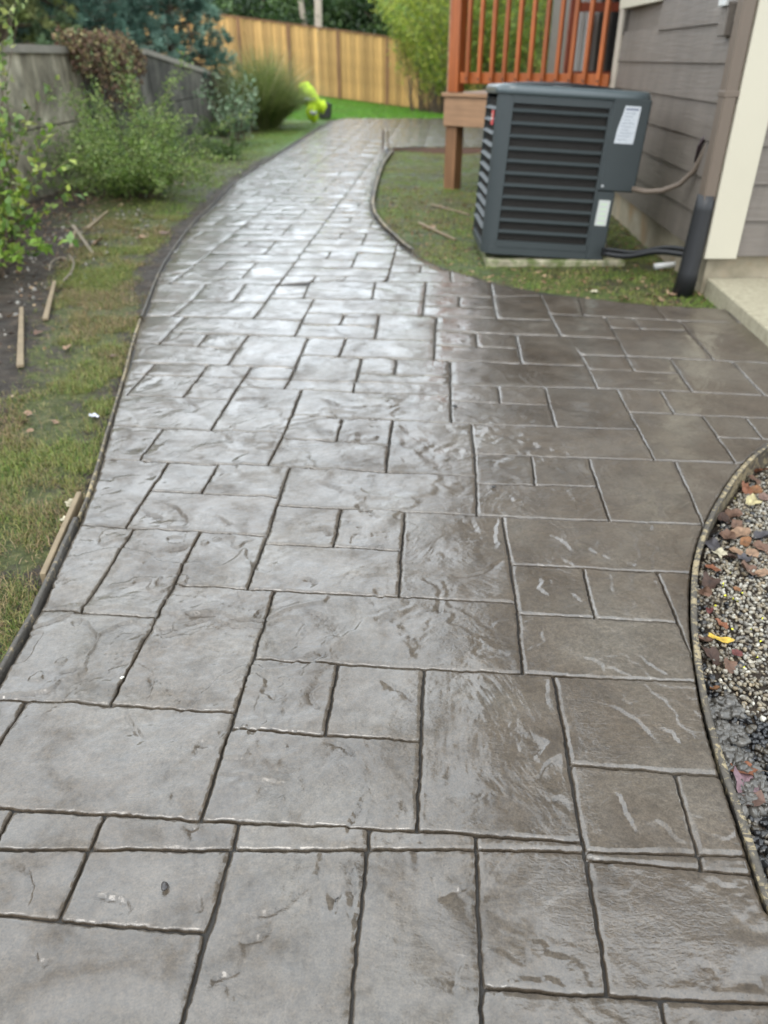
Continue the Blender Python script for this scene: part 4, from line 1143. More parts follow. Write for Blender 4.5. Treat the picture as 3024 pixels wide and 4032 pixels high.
cl = empty('grass_clump', (-2.4, 17.0, -.03), 0, 'tall fountain of ornamental grass beside the wall near the fence', 'ornamental grass')
v, f, c = blades(5200, (0, 0, 0), (.85, 1.7), 1.0, .26, .0055, [(.15, .22, .05), (.24, .28, .09), (.33, .33, .16), (.08, .12, .03)])
mesh('grass_blades', v, f, M['grass'], cl, False, c)
# hi-vis jacket and grey box near the clump
def cloth_tube(pts, rad, n=14, seed=0, sq=(1, 1)):
    mb = MB(); mb.tube(pts, rad, n); V = np.array(mb.v)
    V += .05 * (np.stack([vn(V[:, 0] * 9 + seed, V[:, 2] * 9, 1), vn(V[:, 1] * 9, V[:, 2] * 9 + seed, 2), vn(V[:, 0] * 9, V[:, 1] * 9 + seed, 3)], 1) - .5) * 2
    mb.v = [tuple(p) for p in V]; return mb
JY = 18.4
J = lambda x, y, dy=0: np.array(D2(x, y, JY + dy))
j0 = J(672, 262); jk = empty('hi_vis_jacket', tuple(j0), 0, 'bright yellow hi-vis jacket slumped beside the tall grass clump', 'jacket')
rel = lambda p: tuple(np.array(p) - j0)
cloth_tube([rel(J(646, 192)), rel(J(654, 196)), rel(J(664, 206)), rel(J(676, 221)), rel(J(685, 234)), rel(J(682, 246))], [.11, .17, .19, .18, .15, .07], 16, 1).build('body', M['hivis'], jk, True)
cloth_tube([rel(J(676, 228, -.08)), rel(J(674, 240, -.1)), rel(J(676, 252, -.1)), rel(J(681, 262, -.1))], [.10, .12, .10, .05], 12, 3).build('sleeve', M['hivis'], jk, True)
cloth_tube([rel(J(692, 222, -.05)), rel(J(697, 234, -.08)), rel(J(698, 246, -.08))], [.09, .085, .04], 12, 5).build('sleeve', M['hivis'], jk, True)
cloth_tube([rel(J(661, 212, -.1)), rel(J(670, 218, -.16)), rel(J(676, 214, -.14))], [.045, .03, .03], 8, 6).build('reflective_band', M['band'], jk, True)
cloth_tube([rel(J(672, 246, -.16)), rel(J(680, 248, -.2)), rel(J(686, 244, -.16))], [.04, .035, .03], 8, 7).build('reflective_band', M['band'], jk, True)
bk = MB(); c0 = G(702 * 1.8228, 254 * 1.8228); bk.tube([(c0[0], c0[1], -.03), (c0[0], c0[1], .02), (c0[0], c0[1], .28), (c0[0] + .01, c0[1], .32)], [.13, .15, .17, .175], 16)
o = bk.build('bucket', simple('dark_grey_bucket', (.06, .058, .055), .6, .4, .2, 8), None, True); tag(o, 'dark grey bucket standing next to the yellow jacket', 'bucket')
# bamboo in front of the fence
cul = []
bam = [(1.05, 24.4), (1.55, 22.8), (1.9, 21.4), (2.7, 20.8), (3.6, 20.3), (4.7, 20.6), (1.6, 24.2), (3.0, 23.0), (5.8, 21.5)]
blab = ['leftmost bamboo clump overhanging the cedar fence', 'yellow green bamboo clump left of the deck post', 'bamboo clump directly behind the orange deck post', 'bamboo clump behind the left balusters', 'bamboo clump behind the middle balusters',
        'bamboo clump behind the right balusters', 'rear bamboo clump close to the fence', 'tall rear bamboo clump seen above the deck', 'bamboo clump hidden mostly behind the house corner']
for (bx_, by_), lb in zip(bam, blab):
    ge = float(gz(np.array([bx_]), np.array([by_]), False)[0])
    plant('bamboo', lb, 'bamboo', (bx_, by_, ge), 34, (2.6, 4.8), .42, .20, (.17, .026), [(.26, .34, .03), (.36, .42, .045), (.16, .25, .03), (.42, .44, .07), (.10, .18, .03)] if bx_ < 2.2 else [(.16, .25, .03), (.22, .30, .04), (.08, .14, .03), (.30, .36, .05)], 175, .26, .011, (.34 if bx_ < 1.2 else .2), r0=.3, hang=.8, steps=10, group='bamboo clumps by the fence')
# blue green pines above the retaining wall
def pine(x, y, z0, h, w, label, pal, n=760):
    root = empty('pine_tree', (x, y, z0), 0, label, 'pine tree', 'pines above the retaining wall')
    mb = MB(); mb.tube([(0, 0, -.1), (.05, 0, h * .5), (0, .05, h)], [.11, .07, .02], 8); tk = mb.build('trunk', M['bark'], root, True)
    br_ = MB(); P_, D_l, cc = [], [], []
    pal = np.array(pal)
    for i in range(n):
        t = RND.random() ** .8; zz = h * (.02 + .98 * t); rr = w * (1.05 - .85 * t) * RND.uniform(.45, 1.0); a = RND.uniform(0, 2 * math.pi)
        tip = np.array((rr * math.cos(a), rr * math.sin(a), zz + RND.uniform(-.1, .12)))
        if i % 4 == 0: br_.tube([(0, 0, zz * .9), tuple(tip)], [.018, .006], 4, False)
        m = 34; dirs = nrm(rng.normal(size=(m, 3)) + np.array((math.cos(a), math.sin(a), .55)) * .9)
        P_.append(tip + rng.normal(size=(m, 3)) * .025 - dirs * .02); D_l.append(dirs); cc.append(np.repeat((pal[RND.randrange(len(pal))] * RND.uniform(.6, 1.35))[None], m * 4, 0))
    br_.build('branches', M['bark'], root)
    P_ = np.concatenate(P_); v, f = leaf_quads(P_, np.concatenate(D_l), .15, .019, .1)
    mesh('needles', v, f, M['leafmatte'], root, False, np.concatenate(cc) * rng.uniform(.8, 1.2, (len(v), 1)))
BG = [(.09, .17, .125), (.13, .22, .165), (.06, .115, .085), (.17, .27, .21)]
OG = [(.14, .17, .05), (.20, .22, .08), (.09, .12, .05), (.12, .18, .09)]
pine(-5.2, 12.0, 1.1, 3.0, 1.1, 'olive green pine at the far upper left above the wall', OG)
pine(-4.9, 13.6, 1.05, 3.2, 1.15, 'blue green pine just right of the olive pine', BG)
pine(-4.75, 15.0, .95, 3.4, 1.35, 'dense blue green pine behind the dead vine', BG)
pine(-4.1, 17.0, .7, 3.2, 1.3, 'rightmost blue green pine against the fence', BG)
pine(-6.2, 14.6, 1.0, 3.8, 1.5, 'tall pine standing behind the first row at the upper left', OG)
pine(-5.9, 17.6, .9, 3.8, 1.6, 'tall blue pine behind the first row near the fence', BG)
# trees behind the fence
def tree(x, y, z0, h, w, label, pal, n=70, leaf=(.17, .09), trunk='bark', tr=.16, low=.12, m=210, cat='tree', grp='trees behind the fence'):
    root = empty('tree', (x, y, z0), 0, label, cat, grp)
    mb = MB(); mb.tube([(0, 0, -.5), (.08, 0, h * .35), (-.05, .05, h * .8)], [tr, tr * .75, tr * .3], 8)
    for k in range(6):
        a = k * 1.05; mb.tube([(0, 0, h * .3 + .08 * k * h * .5), (math.cos(a) * w * .55, math.sin(a) * w * .55, h * (.55 + .05 * k))], [tr * .4, tr * .12], 5, False)
    mb.build('trunk', M[trunk], root, True)
    P_, cc = [], []; pal = np.array(pal)
    for i in range(n):
        d = nrm(rng.normal(size=3)); r_ = RND.uniform(.45, 1.0); c = np.array((d[0] * w * r_, d[1] * w * r_, h * (low + (1 - low) * .5) + d[2] * h * (1 - low) * .5 * r_)); s = RND.uniform(.22, .5) * w * .38
        P_.append(c + rng.normal(size=(m, 3)) * s * np.array((1, 1, .7))); cc.append(np.repeat((pal[RND.randrange(len(pal))] * RND.uniform(.7, 1.3))[None], m * 4, 0))
    P_ = np.concatenate(P_); v, f = leaf_quads(P_, rng.normal(size=P_.shape) + np.array((0, 0, -.3)), leaf[0] * rng.uniform(.6, 1.2, len(P_)), leaf[1])
    mesh('crown', v, f, M['leaf'], root, False, np.concatenate(cc) * rng.uniform(.8, 1.2, (len(v), 1)))
DG = [(.035, .075, .022), (.05, .10, .03), (.025, .05, .018), (.075, .13, .035)]
MG = [(.06, .11, .03), (.10, .16, .04), (.04, .075, .025), (.15, .19, .06)]
for i, (x, y, h, w, pal, lb) in enumerate([(-11.5, 31, 5.4, 3.2, MG, 'leftmost round green tree behind the pines'), (-7.6, 30.5, 5.2, 2.7, DG, 'dark green tree behind the left end of the fence'), (-4.4, 30.2, 4.3, 2.4, DG, 'dark tree over the left part of the cedar fence'),
      (-2.4, 32.5, 4.2, 2.4, DG, 'dark tree between the two pale trunks and the pines'), (.6, 31.0, 4.1, 2.3, DG, 'dark green tree over the middle of the cedar fence'), (3.2, 30.0, 4.6, 2.4, MG, 'mid green tree behind the right end of the fence'),
      (6.2, 29.0, 7.0, 3.0, MG, 'large green tree behind the bamboo'), (9.6, 27.0, 8.0, 3.4, MG, 'large green tree hidden behind the house')]):
    tree(x, y, -.3, h, w, lb, pal, 85)
for (x, y, h, w, lb) in ((-5.9, 34.5, 4.4, 2.6, 'dark tree farther back behind the left of the fence'), (-3.3, 36, 4.3, 2.8, 'dark tree farther back behind the pale trunks'), (-.6, 35.5, 4.3, 2.8, 'dark tree farther back just right of the pale trunks'), (2.2, 36, 4.4, 2.8, 'dark tree farther back behind the middle of the fence'), (5.2, 35, 5.2, 2.8, 'dark tree farther back behind the bamboo')):
    tree(x, y, -.5, h, w, lb, DG, 80, (.24, .14))
for (x, y, top, tr, lb) in ((-2.62, 29.0, 6.5, .10, 'left bare pale trunk rising behind the fence'), (-2.15, 28.6, 6.8, .13, 'right thicker bare pale trunk rising behind the fence')):
    mb = MB(); mb.tube([(x, y, -.4), (x + .05, y, 2.0), (x + (-.25 if tr < .12 else .1), y, 4.2), (x + .3, y + .1, top)], [tr, tr * .95, tr * .8, tr * .3], 10)
    for k in range(4): mb.tube([(x + .05, y, 3.2 + .6 * k), (x + (.9 if k % 2 else -.8), y + .3, 4.4 + .6 * k)], [tr * .4, tr * .15], 6)
    o = mb.build('bare_tree', M['palebark'], None, True); tag(o, lb, 'tree')
# ------------------------------------------------------------------ grass, soil bits
def turf(name, label, n, xr_, yr_, keep, L, w, pal, mat='grass', z=0):
    x = rng.uniform(*xr_, n); y = rng.uniform(*yr_, n); k = keep(x, y) > rng.random(n); x, y = x[k], y[k]; n = len(x)
    zz = gz(x, y); az = rng.uniform(0, 2 * np.pi, n); tilt = rng.uniform(.15, 1.25, n); l = rng.uniform(*L, n)
    d = np.stack([np.cos(az) * np.sin(tilt), np.sin(az) * np.sin(tilt), np.cos(tilt)], 1); p = np.stack([x, y, zz - .003], 1)
    s = np.stack([-np.sin(az), np.cos(az), 0 * az], 1) * w; mid = p + d * (l * .55)[:, None]; tip = mid + nrm(d + np.array([0, 0, -.7])) * (l * .5)[:, None]
    V = np.stack([p - s, p + s, mid + s * .7, mid - s * .7, tip], 1).reshape(-1, 3); b = np.arange(n)[:, None] * 5
    f = np.concatenate([b + np.array([[0, 1, 2]]), b + np.array([[0, 2, 3]]), b + np.array([[3, 2, 4]])]); cc = tints(n, pal, .3, 5); gn = np.repeat(sm(.38, .70, fbm(x * 2.6 + 3, y * 2.6, 77, 4)), 5)[:, None]; cc = cc * (1 - gn) * np.array([1.0, .86, 1.0]) + cc * gn * np.array([.86, 1.0, .68]); o = mesh(name, V, f, M[mat], None, False, cc)
    return tag(o, label, 'grass', None, 'stuff')
TP = [(.12, .17, .035), (.18, .21, .05), (.26, .22, .09), (.08, .12, .03), (.32, .26, .13), (.20, .15, .07)]
def left_keep(x, y):
    e = np.interp(y, LEFT[:, 1], LEFT[:, 0]); d = e - x
    return (d > .03) * np.maximum(sm(.08, .32, d), sm(4.8, 4.0, y)) * sm(1.3, .75, d / np.clip(.44 + .09 * (y - 3), .44, 1.3)) * (.07 + sm(.44, .58, fbm(x * 4.5, y * 4.5, 71, 4)) * 1.0)
turf('grass', 'thin trampled grass strip along the left form board', 260000, (-2.2, -.85), (1.0, 5.2), left_keep, (.012, .045), .0012, TP)
turf('grass', 'tufts of grass on the middle left strip between soil and path', 80000, (-2.6, -.95), (5.2, 7.2), left_keep, (.02, .05), .002, TP)
turf('grass', 'greener grass strip along the far left side of the path', 60000, (-3.2, -.5), (7, 19), left_keep, (.02, .06), .0026, [(.13, .22, .03), (.2, .29, .05), (.25, .29, .08), (.09, .15, .025)])
def ac_keep(x, y): return (~inside(x, y)) * (x > -.2) * (.12 + sm(.38, .54, fbm(x * 4, y * 4, 73, 4))) * (y < 13.4)
turf('grass', 'patchy mossy grass around the air conditioner', 150000, (-.3, 2.6), (3.9, 13), ac_keep, (.012, .045), .0014, [(.19, .28, .045), (.26, .32, .06), (.12, .19, .03), (.32, .28, .12)])
turf('grass', 'bright green lawn in front of the cedar fence', 70000, (-3.1, 4.5), (19.6, 27), lambda x, y: (~inside(x, y)) * 1.0, (.03, .08), .006, [(.11, .27, .02), (.17, .36, .03), (.08, .2, .02)])
# ------------------------------------------------------------------ gravel bed
def ico():
    t = (1 + 5 ** .5) / 2
    v = np.array([(-1, t, 0), (1, t, 0), (-1, -t, 0), (1, -t, 0), (0, -1, t), (0, 1, t), (0, -1, -t), (0, 1, -t), (t, 0, -1), (t, 0, 1), (-t, 0, -1), (-t, 0, 1)], float); v = nrm(v)
    f = [(0, 11, 5), (0, 5, 1), (0, 1, 7), (0, 7, 10), (0, 10, 11), (1, 5, 9), (5, 11, 4), (11, 10, 2), (10, 7, 6), (7, 1, 8), (3, 9, 4), (3, 4, 2), (3, 2, 6), (3, 6, 8), (3, 8, 9), (4, 9, 5), (2, 4, 11), (6, 2, 10), (8, 6, 7), (9, 8, 1)]
    v = list(v); e = {}; F_ = []
    def mid(a, b):
        k = (min(a, b), max(a, b))
        if k not in e: e[k] = len(v); v.append(nrm(v[a] + v[b]))
        return e[k]
    for a, b, c in f:
        x, y, z = mid(a, b), mid(b, c), mid(c, a); F_ += [(a, x, z), (b, y, x), (c, z, y), (x, y, z)]
    return np.array(v), np.array(F_)
IV, IF = ico()
def pebbles(name, label, pos, size, cols, cat='gravel', ang=.18):
    n = len(pos); q = rng.normal(size=(n, 4)); q /= np.linalg.norm(q, axis=1)[:, None]; w, x, y, z = q.T
    Rm = np.stack([1 - 2 * (y * y + z * z), 2 * (x * y - z * w), 2 * (x * z + y * w), 2 * (x * y + z * w), 1 - 2 * (x * x + z * z), 2 * (y * z - x * w), 2 * (x * z - y * w), 2 * (y * z + x * w), 1 - 2 * (x * x + y * y)], 1).reshape(n, 3, 3)
    ax = np.stack([rng.uniform(.85, 1.35, n), rng.uniform(.75, 1.05, n), rng.uniform(.5, .8, n)], 1) * size[:, None]
    V = IV[None] * (1 + rng.uniform(-ang, ang, (n, len(IV), 1)))
    V = np.einsum('nij,nkj->nki', Rm, V * ax[:, None, :]) + pos[:, None, :]
    F_ = (np.arange(n)[:, None, None] * len(IV) + IF[None]).reshape(-1, 3)
    o = mesh(name, V.reshape(-1, 3), F_, M['pebble'], None, True, np.repeat(cols, len(IV), 0)); return tag(o, label, cat, None, 'stuff')
s = .0105; xs, ys = np.meshgrid(np.arange(.52, 1.75, s), np.arange(.45, 2.45, s)); xs = xs.ravel() + rng.uniform(-s, s, xs.size) * .5; ys = ys.ravel() + rng.uniform(-s, s, ys.size) * .5
rin = np.interp(ys, RIGHT[::-1, 1], RIGHT[::-1, 0])
ok = ~inside(xs, ys); qn = nearest(xs, ys); ok &= qn[2] > .026
ok &= (xs / ys < .94)
xs, ys, dist = xs[ok], ys[ok], qn[2][ok]
gzz = gz(xs, ys)
nmask = fbm(xs * 3, ys * 3, 81, 3)
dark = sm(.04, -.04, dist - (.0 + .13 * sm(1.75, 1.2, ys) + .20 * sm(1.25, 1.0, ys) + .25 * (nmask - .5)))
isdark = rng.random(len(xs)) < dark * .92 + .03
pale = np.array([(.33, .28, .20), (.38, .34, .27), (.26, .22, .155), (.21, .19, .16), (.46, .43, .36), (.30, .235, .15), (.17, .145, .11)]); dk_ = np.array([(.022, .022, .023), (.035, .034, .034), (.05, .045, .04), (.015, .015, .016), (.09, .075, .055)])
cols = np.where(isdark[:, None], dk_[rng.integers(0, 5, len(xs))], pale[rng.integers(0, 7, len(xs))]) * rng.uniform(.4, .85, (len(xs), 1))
debris = (ys < 1.20) & (ys > .98) & (dist < .10)
keep = ~debris | (rng.random(len(xs)) < .25)
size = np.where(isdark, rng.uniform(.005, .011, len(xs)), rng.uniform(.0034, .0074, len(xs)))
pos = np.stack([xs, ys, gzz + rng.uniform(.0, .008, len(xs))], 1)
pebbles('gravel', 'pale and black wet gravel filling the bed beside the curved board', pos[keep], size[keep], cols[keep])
print('pebbles', keep.sum())
# crumbs of wet concrete spilled at the board
n = 420; a = RIGHT[(RIGHT[:, 1] > .95) & (RIGHT[:, 1] < 1.28)]; i = rng.integers(0, len(a), n); px = a[i, 0] + rng.uniform(.03, .11, n); py = a[i, 1] + rng.uniform(-.03, .03, n)
pebbles('concrete_spill', 'crumbs of grey wet concrete spilled outside the board', np.stack([px, py, gz(px, py) + rng.uniform(.003, .012, n)], 1), rng.uniform(.004, .016, n), np.array([(.085, .078, .068)]) * rng.uniform(.7, 1.2, (n, 1)), 'concrete spill', .3)
# ------------------------------------------------------------------ fallen leaves
def leaf_mesh(size, asp, curl, lobes, seed, col):
    r = random.Random(seed); n = 22; out = []
    for k in range(n):
        a = 2 * math.pi * k / n; tooth = 1 + .10 * (r.random() - .5) * 2 + lobes * .28 * math.cos(a * 5) * (.6 + .4 * math.cos(a)); rr = tooth * (1 - .18 * math.cos(a) ** 8); out.append((rr * math.cos(a), asp * rr * math.sin(a)))
    v = [(0, 0)] + [(x * .5, y * .5) for x, y in out] + out; ph = r.uniform(0, 6.3); c2 = r.uniform(.5, 1)
    V = [(x * size / 2, y * size / 2, size * .5 * (curl * (y * y) * c2 + .35 * curl * math.sin(3 * x + ph) * abs(x) + .10 * math.sin(5 * (x + y) + ph))) for x, y in v]
    F_ = [(0, 1 + k, 1 + (k + 1) % n) for k in range(n)] + [(1 + k, 1 + n + k, 1 + n + (k + 1) % n, 1 + (k + 1) % n) for k in range(n)]
    c = np.array([col] * len(V)); c *= np.array([1 + .35 * (r.random() - .5) for _ in V])[:, None]; c[0] *= .6
    return V, F_, c
def put_leaf(u, v, px, col, label, asp=.75, curl=.5, lobes=.5, z=None, rot=None, tilt=None, group='fallen leaves on the gravel', seed=None, stem=True):
    seed = seed if seed is not None else int(u * 7 + v * 13)
    r = random.Random(seed); X, Y_ = G(u, v, -.07 if z is None else z)
    zg = float(gz(np.array([X]), np.array([Y_]))[0]) if z is None else z
    X, Y_ = G(u, v, zg + .012); x2, y2 = G(u + px, v, zg + .012); size = abs(x2 - X) * 1.4
    V, F_, c = leaf_mesh(size, asp, curl, lobes, seed, col)
    o = mesh('fallen_leaf', V, F_, M['dry'], None, True, c)
    o.location = (X, Y_, zg + .012 + size * .06); o.rotation_euler = (tilt if tilt is not None else r.uniform(-.35, .5), r.uniform(-.35, .35), rot if rot is not None else r.uniform(0, 6.28))
    tag(o, label, 'leaf', group)
    if stem:
        mb = MB(); mb.tube([(size * .45, 0, size * .02), (size * .62, size * .05, size * .05), (size * .85, size * .02, 0)], max(size * .012, .0006), 4); mb.build('stem', M['bark'], o)
    return o
RU, BR, DB, TN, OR, PY, GP, PK, YE, DR, CR = (.17, .068, .035), (.105, .060, .040), (.050, .029, .021), (.20, .125, .078), (.15, .070, .030), (.33, .28, .15), (.060, .055, .058), (.13, .080, .062), (.45, .30, .05), (.09, .028, .024), (.38, .34, .24)
LV = [(690, 320, 120, RU, 'rust leaf standing against the top of the curved board', 1), (640, 390, 100, BR, 'brown leaf just below the rust leaf at the top of the gravel bed', 0), (585, 455, 115, RU, 'rusty curled leaf by the upper part of the curved board', 1),
 (660, 470, 90, OR, 'orange brown leaf touching the pale yellow one at the top', 0), (635, 555, 125, PY, 'large pale yellow oval leaf on the upper gravel', 0), (720, 530, 100, PK, 'pinkish brown leaf at the right edge beside the pale yellow leaf', 0),
 (480, 670, 125, BR, 'broad brown leaf at the top of the leaf pile', 1), (395, 700, 100, DB, 'dark brown leaf tucked against the board in the pile', 1), (500, 745, 100, BR, 'mid brown leaf in the middle of the pile', 0), (535, 810, 125, TN, 'flat light pink tan leaf on top of the pile', 0),
 (430, 840, 125, BR, 'long brown leaf left of the pink tan leaf', 0), (570, 880, 90, OR, 'orange brown leaf under the pink tan leaf', 0), (305, 900, 120, GP, 'grey folded leaf leaning on the board', 0), (360, 970, 100, CR, 'cream coloured ragged leaf near the board', 1),
 (480, 960, 120, TN, 'tan orange leaf at the bottom of the pile', 0), (430, 1005, 110, DB, 'dark brown leaf below the cream ragged leaf', 1), (560, 1015, 110, GP, 'grey purple leaf lying under the tan ones', 1), (625, 970, 90, TN, 'small tan leaf right of the pile', 0),
 (700, 840, 150, GP, 'large lilac grey leaf at the right edge of the gravel', 0), (700, 930, 120, BR, 'brown ribbed leaf below the lilac grey one', 0), (590, 1100, 150, BR, 'wide brown leaf lying alone below the pile', 1), (705, 1130, 90, TN, 'narrow tan leaf at the right edge below the pile', 0),
 (310, 1090, 105, RU, 'upright orange brown leaf near the middle of the board', 0), (290, 1200, 125, DB, 'dark brown leaf below the upright orange one', 1), (245, 1275, 110, BR, 'brown leaf touching the board at its outermost curve', 0), (505, 1250, 55, OR, 'tiny orange leaf alone on pale gravel', 0),
 (290, 1415, 65, DR, 'small red brown leaf at the start of the black gravel', 0), (375, 1535, 110, RU, 'pointed orange brown leaf on black gravel', 0), (260, 1660, 125, BR, 'serrated brown leaf by the board above the yellow one', 1), (500, 1760, 75, DR, 'small dark red leaf right of the yellow leaf', 0),
 (300, 1790, 135, DB, 'dark brown leaf lying below the serrated one', 1), (435, 1850, 110, BR, 'brown triangular leaf on black gravel', 1), (330, 2040, 85, OR, 'glossy orange brown leaf lowest on the black gravel', 0)]
for (x, y, w, c, lb, lob) in LV: put_leaf(2650 + x * .4973, 1700 + y * .4973, w * .4973, c, lb, .72 if lob else .62, .8, lob * .8)
put_leaf(2650 + 380 * .4973, 1700 + 1650 * .4973, 165 * .4973, YE, 'bright yellow slender leaf on black gravel', .25, .3, 0, rot=-.5)
for (x, y, w, c, lb) in ((1565, 150, 90, RU, 'rusty leaf at the lower right by the board'), (1570, 210, 105, (.16, .10, .11), 'purplish leaf under the rusty one at the lower right'), (1592, 290, 115, PK, 'large pinkish leaf at the lower right on black gravel')):
    put_leaf(1500 + x * .9114, 2900 + y * .9114, w * .9114, c, lb, .8, .5, .8)
# small yellow petals
n = 16; pts = [(495, 523), (345, 1197), (403, 1205), (410, 1218), (425, 1293), (475, 1305), (527, 1330), (327, 1360), (720, 1460), (480, 1545), (620, 1540), (662, 1775), (578, 1850), (560, 1262), (700, 1650), (455, 1120)]
P_ = np.array([(*G(2650 + x * .4973, 1700 + y * .4973, -.06), float(-.062)) for x, y in pts]); P_[:, 2] = gz(P_[:, 0], P_[:, 1]) + .016
v, f = leaf_quads(P_, rng.normal(size=P_.shape) * np.array((1, 1, .2)), .008, .007); o = mesh('petals', v, f, M['dry'], None, False, tints(n, [(.75, .72, .05)], .1)); tag(o, 'tiny bright yellow petals sprinkled over the gravel', 'petals', None, 'stuff')
# pale leaves lying in the grass on the left and by the air conditioner
GL = [(110, 1200 + 430, 30, TN, 'tan leaf on the mud left of the middle board'), (215, 1662, 28, TN, 'small tan leaf nearest the middle board'), (370, 1640, 30, (.45, .45, .5), 'bluish white scrap in the grass by the middle board'),
      (120, 1697, 24, TN, 'small pink tan leaf in the grass lower down'), (265, 1368, 34, TN, 'tan leaf in the grass halfway up the strip'), (440, 1405, 30, PK, 'pinkish leaf in grass near the upper board'), (150, 1310, 30, BR, 'brown leaf on the soil beside the long stake'),
      (560, 940, 44, TN, 'tan leaf where grass meets dark soil'), (650, 920, 36, PK, 'pink leaf on dark soil near the curve'), (385, 955, 50, TN, 'large tan leaf beside the crossed stakes'), (280, 1983, 34, CR, 'white curled leaf beside the split stake'), (250, 2045, 26, CR, 'second white leaf lower beside the split stake'), (100, 2240 + 250, 40, RU, 'rusty leaf in the grass at the lower left'),
      (1700, 900, 40, TN, 'tan leaf in the grass inside the path curve'), (2460, 1175, 30, TN, 'tan leaf on moss in front of the air conditioner'), (2560, 1160, 26, PK, 'pink leaf on moss before the drain pipe'), (2650, 1160, 28, TN, 'light tan leaf beside the drain pipe foot'), (2600, 1180, 30, TN, 'tan leaf at the concrete edge near the drain pipe'), (2340, 1150, 24, CR, 'cream leaf on moss left of the others')]
for (u, v_, px, c, lb) in GL: put_leaf(u, v_, px, c, lb, .7, .4, .5, None, group='fallen leaves in the grass', stem=False)
# ------------------------------------------------------------------ stakes and sticks
def stick(zc, x0, y0, x1, y1, w, label, mat='stakewood', cat='wooden stake', h=.0, name='wooden_stake', lift=.0):
    a = Q(zc, x0, y0, 0); b = Q(zc, x1, y1, 0); za = float(gz(np.array([a[0]]), np.array([a[1]]))[0]); zb = float(gz(np.array([b[0]]), np.array([b[1]]))[0])
    L_ = math.hypot(b[0] - a[0], b[1] - a[1]); mb = MB(); mb.box(0, L_, -w / 2, w / 2, 0, w * .5, w * .08)
    V = np.array(mb.v); V[:, 1] *= 1 - .35 * (V[:, 0] > L_ * .8); mb.v = [tuple(p) for p in V]
    o = mb.build(name, M[mat]); o.location = (a[0], a[1], za + .006); o.rotation_euler = (0, -math.atan2(zb + lift - za, L_), math.atan2(b[1] - a[1], b[0] - a[0])); tag(o, label, cat, 'wooden stakes and sticks on the ground'); return o
stick('m', 125, 1370, 142, 1020, .032, 'long pale wooden stake lying on soil at the left edge', lift=.02)
stick('m', 290, 1070, 358, 850, .030, 'tan wooden stake lying right of the long one', lift=.02)
stick('m', 475, 480, 602, 640, .032, 'grey stake crossing another on the dark soil', 'greystick', lift=-.0)
stick('m', 462, 612, 492, 520, .028, 'short tan stake under the crossing grey one')
stick('m', 570, 497, 700, 388, .034, 'tan stake lying farthest on the dark soil')
stick('m', 1100, 120, 1150, 200, .03, 'thin grey stick at the foot of the feathery shrub', 'greystick'); stick('m', 1140, 80, 1225, 130, .03, 'pale stick leaning at the foot of the feathery shrub', 'greystick'); stick('m', 1195, 205, 1222, 130, .03, 'upright pale stick beside the feathery shrub', lift=.1)
stick('n', 0, 1045, 172, 1125, .03, 'straw coloured stick in the grass inside the path curve'); stick('n', 60, 963, 240, 1008, .026, 'second thinner stick in the grass left of the air conditioner')
b0 = Q('a', 345, 45, 0); b1 = Q('a', 188, 400, 0)
mb = MB(); L_ = math.hypot(b1[0] - b0[0], b1[1] - b0[1]); mb.box(0, L_, -.010, .006, -.10, .006, .002); o = mb.build('wooden_stake', M['stakewood']); o.location = (b0[0] , b0[1], 0); o.rotation_euler = (0, 0, math.atan2(b1[1] - b0[1], b1[0] - b0[0])); tag(o, 'raw yellow wood splice strip outside the dark form board', 'wooden stake', 'wooden stakes and sticks on the ground')
# thin rebar stakes by the far turn
for (x, y0, y1, lb) in ((827, 322, 280, 'thin rusty stake at the inner turn of the path'), (838, 320, 283, 'pale stake beside the thin rusty one')):
    p = G(x * 1.8228, y0 * 1.8228); q = atY(x * 1.8228, y1 * 1.8228, p[1]); mb = MB(); mb.tube([(p[0], p[1], -.05), (q[0], q[1], q[2])], .014, 6); o = mb.build('form_stake', M['stakewood' if 'pale' in lb else 'board_red']); tag(o, lb, 'stake', 'stakes at the inner turn')
# loose twig
mb = MB(); tw = [Q('m', *p) for p in ((330, 800), (345, 745), (400, 715), (440, 725))]; mb.tube([(x, y, .03) for x, y in smooth_line(tw, .03)], .005, 5)
o = mb.build('twig', M['greystick'], None, True); tag(o, 'thin grey twig curling over the soil near the grass', 'twig')
mb = MB(); tw = [Q('m', *p) for p in ((455, 690), (485, 740), (470, 800), (420, 860))]; mb.tube([(x, y, .02) for x, y in smooth_line(tw, .03)], .006, 5)
o = mb.build('twig', M['greystick'], None, True); tag(o, 'thicker bent grey twig right of the thin one', 'twig')
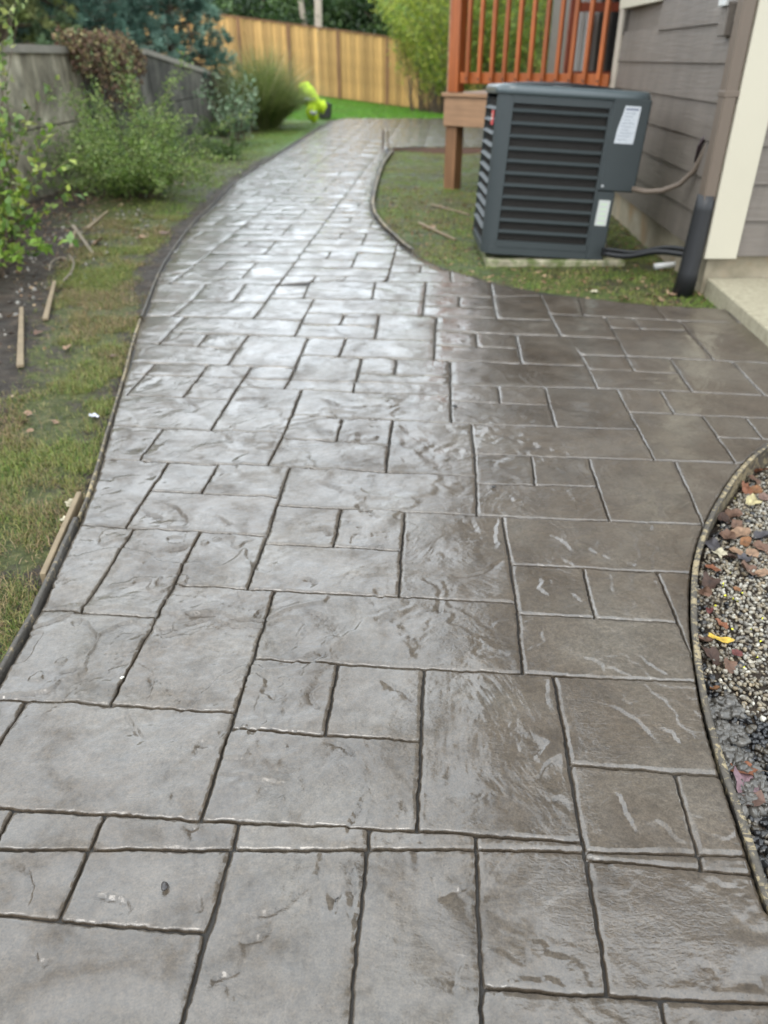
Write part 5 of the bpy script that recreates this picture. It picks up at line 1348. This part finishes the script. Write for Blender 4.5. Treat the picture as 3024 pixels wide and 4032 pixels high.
# pebbles and crumbs dropped on the wet concrete
def stone(u, v, px, col, label, z=.003):
    X, Y_ = G(u, v, z); r_ = abs(G(u + px, v, z)[0] - X) / 2; V = IV * (1 + rng.uniform(-.16, .16, (len(IV), 1))) * np.array((1.25, .8, .6)) * r_
    o = mesh('pebble', V, IF, M['pebble'], None, True, np.array([col] * len(IV))); o.location = (X, Y_, z + r_ * .45); o.rotation_euler = (.1, .2, u); return tag(o, label, 'pebble')
ST = ZR
stone(712 * .9114, 2900 + 650 * .9114, 34, (.035, .03, .028), 'dark wet pebble lying on a stamped stone at the lower left')
stone(528 * .9114, 1900 + 845 * .9114, 15, (.55, .53, .45), 'tiny white pebble stuck in a joint on the left')
stone(1300 + 740 * .663, 1100 + 757 * .663, 16, (.02, .018, .016), 'small black crumb on the brown area right of the joint')
stone(1500 + 488 * .9114, 1900 + 20 * .9114, 14, (.02, .018, .016), 'black square crumb near the middle of the path')
for (x, y, s_) in ((120, 1490, 40), (60, 1530, 50), (95, 1545, 34), (30, 1500, 30)): pass
n = 200; px = rng.uniform(-2.7, -1.9, n); py = rng.uniform(2.8, 7.5, n)
pebbles('soil_stones', 'small pale stones scattered over the dark planting soil', np.stack([px, py, gz(px, py) + .004], 1), rng.uniform(.005, .016, n), np.array([(.22, .2, .17)]) * rng.uniform(.4, 1.3, (n, 1)), 'stones')
# bark and leaf litter on the planting bed
n = 9000; px = rng.uniform(-3.4, -1.4, n); py = rng.uniform(2.2, 14, n); e = np.interp(py, LEFT[:, 1], LEFT[:, 0]); k = (e - px) > .1 + 1.1 * rng.random(n) ** .5
px, py = px[k], py[k]; P_ = np.stack([px, py, gz(px, py) + .006], 1); v, f = leaf_quads(P_, rng.normal(size=P_.shape) * np.array((1, 1, .15)), rng.uniform(.015, .05, len(px)), .016); o = mesh('leaf_litter', v, f, M['leafmatte'], None, False, tints(len(px), [(.12, .07, .04), (.2, .13, .08), (.05, .03, .02), (.3, .22, .14)], .4)); tag(o, 'brown leaf litter over the planting bed', 'litter', None, 'stuff')
n = 2600; px = rng.uniform(.0, 2.3, n); py = rng.uniform(3.9, 9, n); k = ~inside(px, py); px, py = px[k], py[k]; P_ = np.stack([px, py, gz(px, py) + .008], 1); v, f = leaf_quads(P_, rng.normal(size=P_.shape) * np.array((1, 1, .15)), rng.uniform(.015, .045, len(px)), .014); o = mesh('leaf_litter', v, f, M['leafmatte'], None, False, tints(len(px), [(.2, .12, .07), (.3, .2, .12), (.1, .06, .03)], .4)); tag(o, 'small brown litter on the ground near the air conditioner', 'litter', None, 'stuff')
